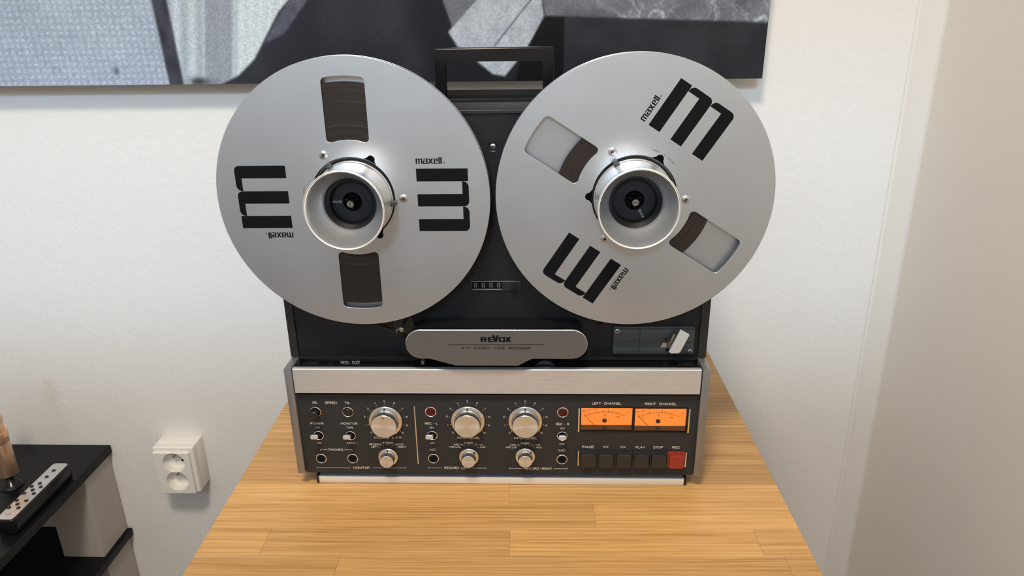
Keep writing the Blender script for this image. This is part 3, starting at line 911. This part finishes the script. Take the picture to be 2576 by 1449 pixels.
# splicing block
sb = plate('splicing_block', [rrect(125.6, 212.2, 143.0, 175.0, 2.2)], 26.8, 30.4, m_splice, rec, 0.4)
for xa, xb in ((125.9, 153.4), (154.1, 211.9)):
    for za, zb, yy in ((157.4, 172.6, 25.6), (143.4, 151.0, 25.6)):
        mbox('block_rail', xa, xb, yy, 27.2, za, zb, m_splice, sb, 0.25)
screw(sb, 129.7, 170.3, 25.0, 2.7, m_brass, 40); screw(sb, 208.2, 146.4, 25.0, 2.7, m_brass, 10)
lathe('index_hole', [(1.3, 25.45), (0, 25.5)], m_void, sb, 181.5, 161.2, 0, 16)
plate('cutter_anvil', [[(176.5, 151.3), (184.5, 151.3), (187, 157.0), (179, 157.0)]], 26.0, 27.4, m_screw, sb)
plate('cutter_slot', [[(181.5, 147.2), (185, 147.2), (193.5, 164.5), (191, 165.5)]], 25.3, 27.0, m_void, sb)
ca = plate('cutter_lever', [rounded([(193.6, 178.2), (203.3, 172.5), (194.9, 152.2), (192.2, 150.9), (185.2, 150.9), (183.1, 152.6)], [.5, .5, .8, 1.2, 1.5, .8])], 11.5, 15, m_tip, sb, 0.5)
plate('cutter_blade', [[(187.6, 171.0), (190.5, 170.4), (185.0, 154.5), (182.2, 154.5)]], 17, 25.4, m_brass, sb, 0.2)

rec.location.z = TT
for ch_ in rec.children:
    ch_.location.z += T - TT

# ------------------------------------------------------------------ reels
RC = ((-134.6, 322.3), (137.4, 322.3))


def window_loop(a):
    """rounded flange opening centred on angle a (deg)"""
    hwd = 20.2
    pts = []
    r0, r1 = 57.0, 115.4
    pts_out = [(hwd * (1 - 2 * i / 8), math.sqrt(r1 * r1 - (hwd * (1 - 2 * i / 8)) ** 2)) for i in range(9)]
    pts_in = [(-hwd * (1 - 2 * i / 8), math.sqrt(r0 * r0 - (hwd * (1 - 2 * i / 8)) ** 2)) for i in range(9)]
    base = pts_out + pts_in
    rad = [0] * 18
    for i in (0, 8, 9, 17):
        rad[i] = 4.6 if i in (0, 8) else 4.0
    # drop neighbours of rounded corners so the fillets have room
    keep = [i for i in range(18) if i not in (1, 7, 10, 16)]
    base = [base[i] for i in keep]; rad = [rad[i] for i in keep]
    lp = rounded(base, rad, 5)
    c, s = math.cos(math.radians(a - 90)), math.sin(math.radians(a - 90))
    return [(x * c - z * s, x * s + z * c) for x, z in lp]


def hub_hole():
    pts = []
    R0, rn = 40.9, 3.9
    for k in range(3):
        ac = -180 + 120 * k + 2
        # circular run up to the notch, then the notch
        half = math.degrees(math.asin(rn / R0))
        u = Vector((math.cos(math.radians(ac)), math.sin(math.radians(ac)))); v = Vector((-u.y, u.x))
        for i in range(7):
            t = -90 + 180 * i / 6
            q = u * (43.2 + rn * math.cos(math.radians(t))) + v * (rn * math.sin(math.radians(t)))
            pts.append((q.x, q.y))
        for i in range(1, 24):
            t = ac + half + (120 - 2 * half) * i / 24
            pts.append((R0 * math.cos(math.radians(t)), R0 * math.sin(math.radians(t))))
    return pts


def turn(polys, a):
    c, s = math.cos(math.radians(a)), math.sin(math.radians(a))
    return [[(x * c - z * s, x * s + z * c) for x, z in p] for p in polys]


def m_shapes():
    A = [(63.0, 16.8), (112.6, 16.8), (112.6, 29.2), (63.0, 29.2)]

    def hook(dz):
        return ([(63.0, -8 + dz)] + arc(108.0, -3 + dz, 5.0, -90, 0, 6) + arc(107.6, 11.2 + dz, 5.4, 0, 82, 6) + [(106.8, 16.8 + dz), (106.8, 4.3 + dz), (63.0, 4.3 + dz)])
    return [A, hook(0), hook(-25.0)]


def word_shapes():
    k = 0.0575; kz = 0.0575

    def P_(px, py):
        return (63.2 + (px - 287) * k, 33.8 + (213 - py) * kz)

    def B_(x0, x1, y0, y1):
        return [P_(x0, y1), P_(x1, y1), P_(x1, y0), P_(x0, y0)]
    s = [B_(287, 310, 125, 213), B_(331, 354, 130, 213), B_(375, 398, 132, 213), B_(300, 392, 125, 142),
         B_(412, 480, 125, 140), B_(464, 487, 130, 213), B_(406, 487, 158, 173), B_(406, 428, 162, 209), B_(410, 487, 198, 213),
         [P_(490, 125), P_(517, 125), P_(580, 213), P_(553, 213)], [P_(551, 125), P_(577, 125), P_(517, 213), P_(491, 213)],
         B_(585, 607, 129, 209), B_(590, 652, 125, 140), B_(634, 656, 130, 174), B_(600, 656, 161, 175), B_(590, 654, 198, 213),
         B_(666, 690, 105, 213), B_(697, 721, 105, 213)]
    for i in range(12):
        a0, a1 = 30 * i, 30 * (i + 1)
        s.append([P_(755 + r * math.cos(math.radians(t)), 195 + r * math.sin(math.radians(t))) for r, t in ((17, a0), (17, a1), (13, a1), (13, a0))])
    s += [B_(750, 753, 187, 203), B_(750, 761, 187, 190), B_(758, 761, 187, 196), B_(750, 761, 194, 197)]
    return s


flange_loops = [circle(0, 0, 133.35, 192), window_loop(90)[::-1], window_loop(270)[::-1]]
me_ff = plate_mesh(flange_loops + [hub_hole()[::-1]], 0, 1.2, 0.22)
me_rf = plate_mesh([circle(0, 0, 133.35, 192), circle(0, 0, 30, 64)[::-1]], 8.4, 9.6, 0.22)


def tape_mesh(r0, r1, seed):
    rnd = random.Random(seed)
    prof = [(r0, 8.2)]
    r = r0; y = 1.75
    prof.append((r, y))
    while r < r1 - 1.0:
        r += rnd.uniform(0.5, 1.6)
        y2 = 1.75 + rnd.choice((0, 0.03, .07, .12, .20, .03, .08, .45 if rnd.random() < .35 else .14))
        prof.append((min(r, r1), y)); prof.append((min(r, r1) + 0.04, y2)); y = y2
    prof.append((r1, y)); prof.append((r1, 8.2))
    return lathe_mesh(prof, 128, 'Y', None, MM, 25)


def strip(pts, y0, y1):
    bm = bmesh.new(); prev = None
    for x, z in pts:
        q = [bm.verts.new((x * MM, y * MM, z * MM)) for y in (y0, y1)]
        q += [bm.verts.new((x * MM, y * MM, (z - .06) * MM)) for y in (y1, y0)]
        if prev:
            for i in range(4):
                bm.faces.new((prev[i], prev[(i + 1) % 4], q[(i + 1) % 4], q[i]))
        prev = q
    return bm_mesh(bm)


def reel(name, label, rc, rot, r_tape, seed, run):
    t = thing(name, label, 'tape reel', (rc[0] * MM, 2.5 * MM, T + rc[1] * MM), (0, -math.radians(rot), 0), 'metal tape reels on the recorder')
    ff = link('front_flange', me_ff, m_reel, t)
    link('rear_flange', me_rf, m_flin, t)
    link('hub', lathe_mesh([(53.5, 1.25), (54.5, 1.4), (54.5, 8.3), (48.2, 8.3), (48.2, 1.25), (53.5, 1.25)], 96), m_flin, t)
    link('hub_recess', lathe_mesh([(40.9, 3.0), (40.9, 8.4)], 64), m_void, t)
    link('hub_face', lathe_mesh([(48.3, 4.2), (40.6, 4.2)], 64), m_void, t)
    link('tape_pack', tape_mesh(54.6, r_tape, seed), m_tape, t)
    link('tape_strand', strip(turn([[(x - rc[0], z - rc[1]) for x, z in run]], -rot)[0], 2.0, 8.2), m_tape, t)
    for a in (120, 0, 240):
        x, z = 49.4 * math.cos(math.radians(a)), 49.4 * math.sin(math.radians(a))
        s = screw(t, x, z, -0.7, 3.3, None, a + 15)
        lathe('screw_dimple', [(4.3, -.02), (3.9, -.22), (3.3, -.24), (3.1, 0.0)], m_flin, t, x, z, 0, 28)
    for a in (0, 180):
        flat('brand_mark', turn(m_shapes(), a), -0.06, m_ink, ff)
        flat('brand_lettering', turn(word_shapes(), a), -0.06, m_ink, ff)
    # small circular legend
    for i, ch in enumerate('MADE IN JAPAN'):
        if ch == ' ':
            continue
        a = 180 - (i - 6) * 2.35
        x, z = 48.2 * math.cos(math.radians(a)), 48.2 * math.sin(math.radians(a))
        link('lettering', text_mesh(ch, 1.5, None, 0.0), m_ink, ff, (x * MM, -.06 * MM, z * MM), (0, -math.radians(a - 90), 0))
    return t


reel('tape_reel', 'silver metal tape reel nearly full of brown tape, with upright openings', RC[0], 0, 110.2, 3, [(-189, 226.6), (-140, 198.2), (-124, 188.9), (-93, 171.0)])
reel('tape_reel', 'silver metal tape reel holding little tape, turned so its openings slant', RC[1], 237, 76.0, 5, [(97.6, 175.2), (113.4, 191.0), (150, 227.6), (191.0, 268.6)])


def adapter(label, rc, tabs, cap_rot, screw_rot):
    t = thing('hub_adapter', label, 'hub adapter', (rc[0] * MM, 0, T + rc[1] * MM), (0, 0, 0), 'hub adapters in the reel centres')
    out = [(38.0, 3.2), (38.4, 2.2), (38.1, 1.0), (37.5, 0.4), (37.2, -3.6), (36.8, -4.4), (35.6, -9), (34.3, -15), (34.0, -21), (34.6, -27), (35.9, -33), (37.4, -37.2),
           (38.0, -38.4), (37.9, -39.3), (37.2, -39.8), (36.4, -39.4), (35.9, -38.4), (34.4, -33.5), (32.3, -27.5), (29.6, -21.4), (27.0, -17.0), (25.4, -14.6), (25.0, -13.6)]
    link('cone', lathe_mesh(out, 128, 'Y', None, MM, 40), m_cone, t)
    link('rubber_ring', lathe_mesh([(40.2, 4.6), (40.2, 3.0), (38.4, 3.0)], 96), m_hubr, t)
    link('inner_ring', lathe_mesh([(25.3, -14.0), (24.6, -13.6), (21.4, -11.4), (20.6, -10.2), (20.4, -5.0)], 96, 'Y', None, MM, 30), m_hubr, t)
    link('cap_disc', lathe_mesh([(20.3, -4.6), (9.4, -5.2), (9.0, -4.6), (9.0, 2.0)], 96, 'Y', None, MM, 30), m_hubd, t)
    link('cap_bore', lathe_mesh([(9.05, 1.5), (0, 1.6)], 48), m_void, t)
    tp = None
    for a in tabs:
        bm = bmesh.new()
        add_box(bm, 34.2, 40.6, -4.6, -0.4, -2.9, 2.9, 0.8, 2, MM)
        add_box(bm, 39.0, 42.0, -3.4, 0.0, -2.2, 2.2, 0.6, 2, MM)
        link('locking_tab', bm_mesh(bm, 35), m_splice, t, (0, 0, 0), (0, -math.radians(a), 0))
    a = cap_rot
    x, z = 14.6 * math.cos(math.radians(a)), 14.6 * math.sin(math.radians(a))
    text('REVOX', x, z, 2.4, -5.15, t, m_letd, 9.0, a, 0.015)
    # spindle with slotted screw, three vanes
    sp = link('spindle', lathe_mesh([(4.0, 1.5), (4.0, -13.2), (3.7, -14.0), (3.2, -14.4)], 40, 'Y', None, MM, 30), m_blackg, t)
    link('slotted_screw', lathe_mesh([(3.2, -14.4), (2.9, -14.8), (0, -14.9)], 32, 'Y', None, MM, 30), m_brass, sp)
    c, s = math.cos(math.radians(screw_rot)), math.sin(math.radians(screw_rot))
    flat('screw_slot', [seg_poly(-c * 2.7, -s * 2.7, c * 2.7, s * 2.7, .6)], -14.95, m_void, sp)
    for a in (30, 150, 270):
        bm = bmesh.new(); add_box(bm, 3.5, 7.0, -8, 1.5, -.8, .8, 0.2, 1, MM)
        link('spindle_vane', bm_mesh(bm), m_blackg, sp, (0, 0, 0), (0, -math.radians(a), 0))
    return t


AC = ((-133.6, 321.4), (136.6, 321.6))
adapter('trumpet-shaped silver hub adapter in the nearly full reel', AC[0], (120, -4, 237), 180, 80)
adapter('trumpet-shaped silver hub adapter in the reel with little tape', AC[1], (118, -3, 238), -62, 10)

# ------------------------------------------------------------------ picture on the wall
PX0, PX1, PZ0, PZ1 = -1.02, 0.3606, T + 0.3946, T + 1.12
PD = 0.035                      # stand-off from the wall
pic = thing('wall_picture', 'unframed black and white photo print of fabrics on the white wall', 'picture', ((PX0 + PX1) / 2, YW, PZ0))
ox = (PX0 + PX1) / 2
box('print_panel', PX0 - ox, PX1 - ox, -PD + .0002, -PD + .004, 0, PZ1 - PZ0, m_pback, pic, 0.0004, 1)
box('hanging_frame', PX0 + .12 - ox, PX1 - .12 - ox, -PD + .004, 0, 0.12, PZ1 - PZ0 - .12, m_pback, pic)


def sstep(a, b, x):
    t = max(0.0, min(1.0, (x - a) / (b - a))) if b != a else float(x > a)
    return t * t * (3 - 2 * t)


def inside(poly, x, z, soft=3.0):
    """signed distance based coverage of a polygon"""
    d = 1e9; ins = False
    k = len(poly)
    for i in range(k):
        x0, z0 = poly[i]; x1, z1 = poly[(i + 1) % k]
        if (z0 > z) != (z1 > z) and x < (x1 - x0) * (z - z0) / (z1 - z0) + x0:
            ins = not ins
        dx, dz = x1 - x0, z1 - z0
        t = max(0, min(1, ((x - x0) * dx + (z - z0) * dz) / (dx * dx + dz * dz)))
        e = (x - x0 - t * dx) ** 2 + (z - z0 - t * dz) ** 2
        d = min(d, e)
    d = math.sqrt(d) * (1 if ins else -1)
    return sstep(-soft / 2, soft / 2, d)


STRIPE = [(-560, 1300), (-538, 1300), (-475, 540), (-470, 396), (-470, 380), (-491, 380), (-491, 396), (-497, 540)]
LPANEL = [(-475, 540), (-538, 1300), (-60, 1300), (-268, 540), (-296, 511), (-318, 490), (-343, 453), (-361, 427), (-387, 405), (-413, 393), (-420, 380), (-470, 380)]
SEAM = [(-268, 540), (-60, 1300), (-30, 1300), (-240, 540), (-271, 510), (-313, 461), (-343, 448), (-326, 475), (-296, 511)]
CUFFM = [(-98, 540), (-200, 900), (20, 900), (-10, 540), (-35, 507), (-74, 467)]
CUFF = [(-10, 540), (20, 900), (46, 900), (46, 540), (51, 506), (55, 480), (33, 441), (19, 423), (-1, 400), (-18, 403), (-43, 423), (-68, 442), (-80, 461), (-74, 467), (-35, 507)]
MARB = [(46, 540), (46, 900), (380, 900), (380, 540), (380, 467), (57, 480), (51, 506)]
BLK = [(57, 480), (83, 479), (82, 380), (10, 380), (22, 423), (33, 441)]
rr = random.Random(4)
GX = [rr.random() for _ in range(4096)]


def hn(i, j):
    return GX[(i * 73 + j * 179 + (i * j) % 97) % 4096]


def vn(x, z):
    i, j = math.floor(x), math.floor(z); fx, fz = x - i, z - j
    fx = fx * fx * (3 - 2 * fx); fz = fz * fz * (3 - 2 * fz)
    return (hn(i, j) * (1 - fx) + hn(i + 1, j) * fx) * (1 - fz) + (hn(i, j + 1) * (1 - fx) + hn(i + 1, j + 1) * fx) * fz


def lin(c):
    return tuple((v / 255.0) ** 2.2 for v in c)


def mixc(a, b, t):
    return tuple(p + (q - p) * t for p, q in zip(a, b))


def pic_col(x, z):
    """x, z in mm in the plane of the print"""
    x = 42.3 + (x - 42.3) * 1.014; z = 497.5 + (z - 497.5) * 1.014
    c = mixc((34, 36, 42), (52, 55, 62), vn(x / 40 + 5, z / 60))
    c = mixc(c, (22, 22, 25), 0.6 * sstep(-150, -95, x) * (1 - sstep(60, 110, x)))
    if x < -465:
        wv = 0.5 + 0.5 * math.sin(x * 2 * PI / 9.5 + 2 * vn(x / 50, z / 50)); wz = 0.5 + 0.5 * math.sin(z * 2 * PI / 8.6 + 2 * vn(x / 60 + 9, z / 60))
        k = 0.55 * wv * wz + 0.25 * vn(x / 6, z / 6) + 0.25 * vn(x / 70, z / 50)
        f = mixc((142, 155, 174), (190, 203, 218), k)
        sp = math.exp(-(((x + 566) / 4) ** 2 + ((z - 413) / 6) ** 2))
        f = mixc(f, (80, 88, 100), 0.8 * sp)
        c = f
    t = inside(LPANEL, x, z, 5)
    if t > 0:
        xs = x - (z - 395) * 0.16   # stripes lean with the cloth
        k = 0.5 + 0.5 * math.sin((xs + 440) * 2 * PI / (22 if xs < -400 else 13))
        f = mixc((160, 172, 184), (188, 200, 208), k)
        f = mixc(f, (140, 148, 158), 0.9 * sstep(-440, -436, xs) * (1 - sstep(-402, -394, xs)))
        f = mixc(f, (206, 217, 222), 0.7 * sstep(-396, -388, xs))
        f = mixc(f, (120, 128, 138), sstep(405, 396, z) * sstep(-462, -452, x) * (1 - sstep(-420, -405, x)) * (0.4 + .6 * vn(x / 5, z / 4)))
        f = mixc(f, (52, 55, 62), 0.9 * math.exp(-(((x + 447) / 13) ** 2 + ((z - 397) / 6) ** 2)))
        c = mixc(c, f, t)
    c = mixc(c, mixc((52, 54, 62), (74, 76, 84), vn(x / 9, z / 20)), inside(STRIPE, x, z, 5))
    t = inside(SEAM, x, z, 4)
    c = mixc(c, mixc((72, 76, 88), (92, 96, 108), vn(x / 8, z / 8)), t)
    c = mixc(c, (104, 108, 116), inside(CUFFM, x, z, 4))
    t = inside(CUFF, x, z, 4)
    if t > 0:
        f = mixc((150, 158, 168), (186, 193, 200), 0.6 * vn(x / 14, z / 14) + .4 * vn(x / 4, z / 4))
        dl = abs((x - 36) * 62 - (z - 501) * 53) / 81.6
        f = mixc(f, (98, 104, 114), 0.8 * (1 - sstep(.5, 2.2, dl)) * sstep(430, 445, z))
        c = mixc(c, f, t)
    t = inside(MARB, x, z, 6)
    if t > 0:
        f = mixc((88, 92, 100), (126, 130, 138), vn(x / 30, z / 24))
        wx = x + 26 * (vn(x / 17 + 40, z / 15) - .5) + 9 * (vn(x / 5, z / 5 + 30) - .5); wz = z + 22 * (vn(x / 15, z / 13 + 60) - .5)
        v1 = abs(vn(wx / 27 + 3, wz / 33 + 7) - 0.5); v2 = abs(vn(wx / 12 + 31, wz / 16 + 17) - 0.5)
        patch = sstep(.35, .65, vn(x / 60 + 2.3, 7.7)) * sstep(95, 125, x)
        f = mixc(f, (200, 206, 212), (0.75 * (1 - sstep(0.0, 0.12, v1)) + .35 * (1 - sstep(0, .1, v2))) * (.25 + .75 * patch) * sstep(85, 110, x))
        f = mixc(f, (74, 77, 84), 0.5 * vn(x / 22 + 77, z / 17))
        c = mixc(c, f, t)
    c = mixc(c, (12, 12, 14), inside(BLK, x, z, 4))
    if x > 83 and z < 484:
        g = (1 - inside(MARB, x, z, 6)) * sstep(82, 86, x)
        c = mixc(c, mixc((34, 36, 40), (50, 52, 57), vn(x / 30, z / 30)), g)
    return lin(c)


xs = [PX0 + (-0.78 - PX0) * i / 20 for i in range(20)] + [-0.78 + i * 0.0019 for i in range(603)]
xs = [x for x in xs if x < PX1] + [PX1]
zs = [PZ0 + 0.0020 * i for i in range(62)] + [PZ0 + 0.124 + (PZ1 - PZ0 - 0.124) * i / 30 for i in range(31)]
verts = [(x - ox, -PD, z - PZ0) for z in zs for x in xs]
nx = len(xs)
faces = [(j * nx + i, j * nx + i + 1, (j + 1) * nx + i + 1, (j + 1) * nx + i) for j in range(len(zs) - 1) for i in range(nx - 1)]
me = bpy.data.meshes.new('print'); me.from_pydata(verts, [], faces)
ca = me.color_attributes.new('print', 'FLOAT_COLOR', 'POINT')
flatc = []
for z in zs:
    for x in xs:
        flatc.extend((*pic_col(x * 1000, (z - T) * 1000), 1.0))
ca.data.foreach_set('color', flatc)
link('printed_photo', me, m_print, pic)

# ------------------------------------------------------------------ double wall socket
so_ = thing('wall_socket', 'white surface-mounted double wall socket with two round wells', 'wall socket', (-0.5908, YW, T - 0.263))
# local: x right, y to the room is negative, z up, in mm
W2, H2 = 35.7, 46.0
mbox('socket_box', -W2, W2, -28, 0, -H2, H2, m_white, so_, 1.2)
wells = ((0.6, 18.4), (0.6, -19.4))
holes = [circle(x, z, 19.2, 48)[::-1] for x, z in wells]
plate('socket_cover', [rrect(-W2, W2, -H2, H2, 1.5)] + [circle(x, z, 19.6, 48)[::-1] for x, z in wells], -40, -28.5, m_white, so_, 1.2)
plate('face_plate', [rrect(-W2 + 1.2, W2 - 6.4, -H2 + .5, H2 - 7.4, 1.0)] + holes, -45.5, -39.5, m_white, so_, 0.6)
for i, (x, z) in enumerate(wells):
    wl = lathe('socket_well', [(19.3, -45.0), (18.8, -40), (17.6, -31.5), (16.8, -30.4), (0, -30.2)], m_white, so_, x, z, 0, 48)
    lathe('earth_pin', [(0, -42.5), (1.5, -42.2), (2.4, -40.6), (2.4, -30)], m_chrome, wl, 0, 10.4, 0, 20)
    if i == 0:
        lathe('contact_hole', [(2.3, -30.4), (0, -30.5)], m_void, wl, 8.0, -4.0, 0, 20)

# ------------------------------------------------------------------ black rack with white uprights
rk = thing('hifi_rack', 'low black rack with two shelves on pale block uprights against the wall', 'rack', (-0.726, YW, 0))
RZ = T - 0.237
box('top_shelf', -0.62, 0.0, -0.46, -0.001, RZ - 0.0165, RZ, m_blkl, rk, 0.0008, 1)
LZ = T - 0.4215
box('lower_shelf', -0.62, 0.002, -0.46, -0.001, LZ - 0.0150, LZ, m_blkl, rk, 0.0008, 1)
for x0 in (-0.0805, -0.60):
    for y0 in (-0.081, -0.44):
        box('upright', x0, x0 + 0.0745, y0, y0 + 0.079, LZ, RZ - 0.0165, m_blkw, rk, 0.0008, 1)
        box('upright', x0, x0 + 0.0745, y0, y0 + 0.079, 0, LZ - 0.015, m_blkw, rk, 0.0008, 1)

# remote control
rem = thing('remote_control', 'slim black remote control with silver face and round buttons on the black rack', 'remote control', (-0.7495, 0.2495, RZ))
bm = bmesh.new()
me = None
plx = rrect(-15.5, 15.5, -73, 73, 6, 5)


def slab(name, loop, z0, z1, material, parent, bev):
    mm_ = plate_mesh([loop], z0, z1, bev)
    # plate lies in x/z facing -y: lay it flat
    mm_.transform(Matrix(((1, 0, 0, 0), (0, 0, 1, 0), (0, 1, 0, 0), (0, 0, 0, 1))))
    mm_.flip_normals()
    return link(name, mm_, material, parent)


bm.free()
slab('body', plx, 2.0, 27.0, m_blackg, rem, 1.5)
slab('foot_strip', rrect(-11, 11, -60, 60, 3), 0.0, 2.4, m_black, rem, 0.2)
slab('face_plate', rrect(-12.6, 12.6, -70.5, 71.5, 5), 26.6, 28.2, m_rem, rem, 0.2)
cxr, cyr = -749.5, 249.5
spots = ((-749.4, 300.6), (-750.2, 283.5), (-750.6, 266.1), (-758.4, 258.0), (-743.1, 257.1), (-751.1, 249.2), (-759.1, 240.6), (-743.5, 240.1), (-759.0, 223.0), (-743.7, 222.6), (-751.9, 214.1), (-759.8, 206.0), (-744.5, 205.5))
me_b = lathe_mesh([(2.9, 28.1), (2.8, 29.2), (2.2, 29.6), (0, 29.7)], 20, 'Z')
for bx, by in spots:
    link('button', me_b, m_black, rem, ((bx - cxr) * MM, (by - cyr) * MM, 0))
    o = link('printed_caption', None or flat_mesh([[(-2.6, -.35), (2.6, -.35), (2.6, .35), (-2.6, .35)]], 0), m_letd, rem, ((bx - cxr - 1.4) * MM, (by - cyr - 5.4) * MM, 28.25 * MM), (-PI / 2, 0, 0))
pts = [(-5, -1.0), (-2, -1.3), (1.5, -.8), (3.2, .4), (2.6, 1.6), (1.0, 1.2), (1.8, .5), (.4, -.2), (-2, -.5)]
link('maker_emblem', flat_mesh([pts], 0), m_ink, rem, (-1.0 * MM, -59 * MM, 28.25 * MM), (-PI / 2, 0, 0))

# copper stand
cs = thing('copper_stand', 'stepped copper tube on a flared black foot on the black rack', 'ornament', (-0.8244, 0.297, RZ))


def zl(name, prof, material, smooth=35):
    return link(name, lathe_mesh(prof, 64, 'Z', None, MM, smooth), material, cs)


zl('foot', [(0, 0), (17.5, 0), (17.8, 1.6), (16.4, 4), (13, 8), (9.4, 11.5), (7.0, 14.5), (6.0, 18), (6.0, 26), (0, 26)], m_blackg)
zl('copper_body', [(0, 24.5), (14.8, 24.5), (15.5, 25.2), (15.2, 92), (14.6, 92.6), (0, 92.6)], m_copper)
zl('dark_band', [(15.1, 84.5), (15.45, 85), (15.4, 91.8), (15.0, 92.4)], m_copper2)
zl('copper_collar', [(13, 92), (16.0, 92.4), (16.4, 93.4), (16.3, 102.6), (15.7, 103.8), (12, 104)], m_copper)
zl('copper_neck', [(13.4, 103), (13.2, 121), (12.6, 122)], m_copper)
zl('copper_collar', [(12, 120.5), (14.2, 121), (14.6, 122), (14.5, 130.6), (14, 131.8), (10, 132)], m_copper)
zl('copper_tube', [(11.6, 131), (11.0, 190), (10, 195), (6, 198), (0, 198.6)], m_copper)
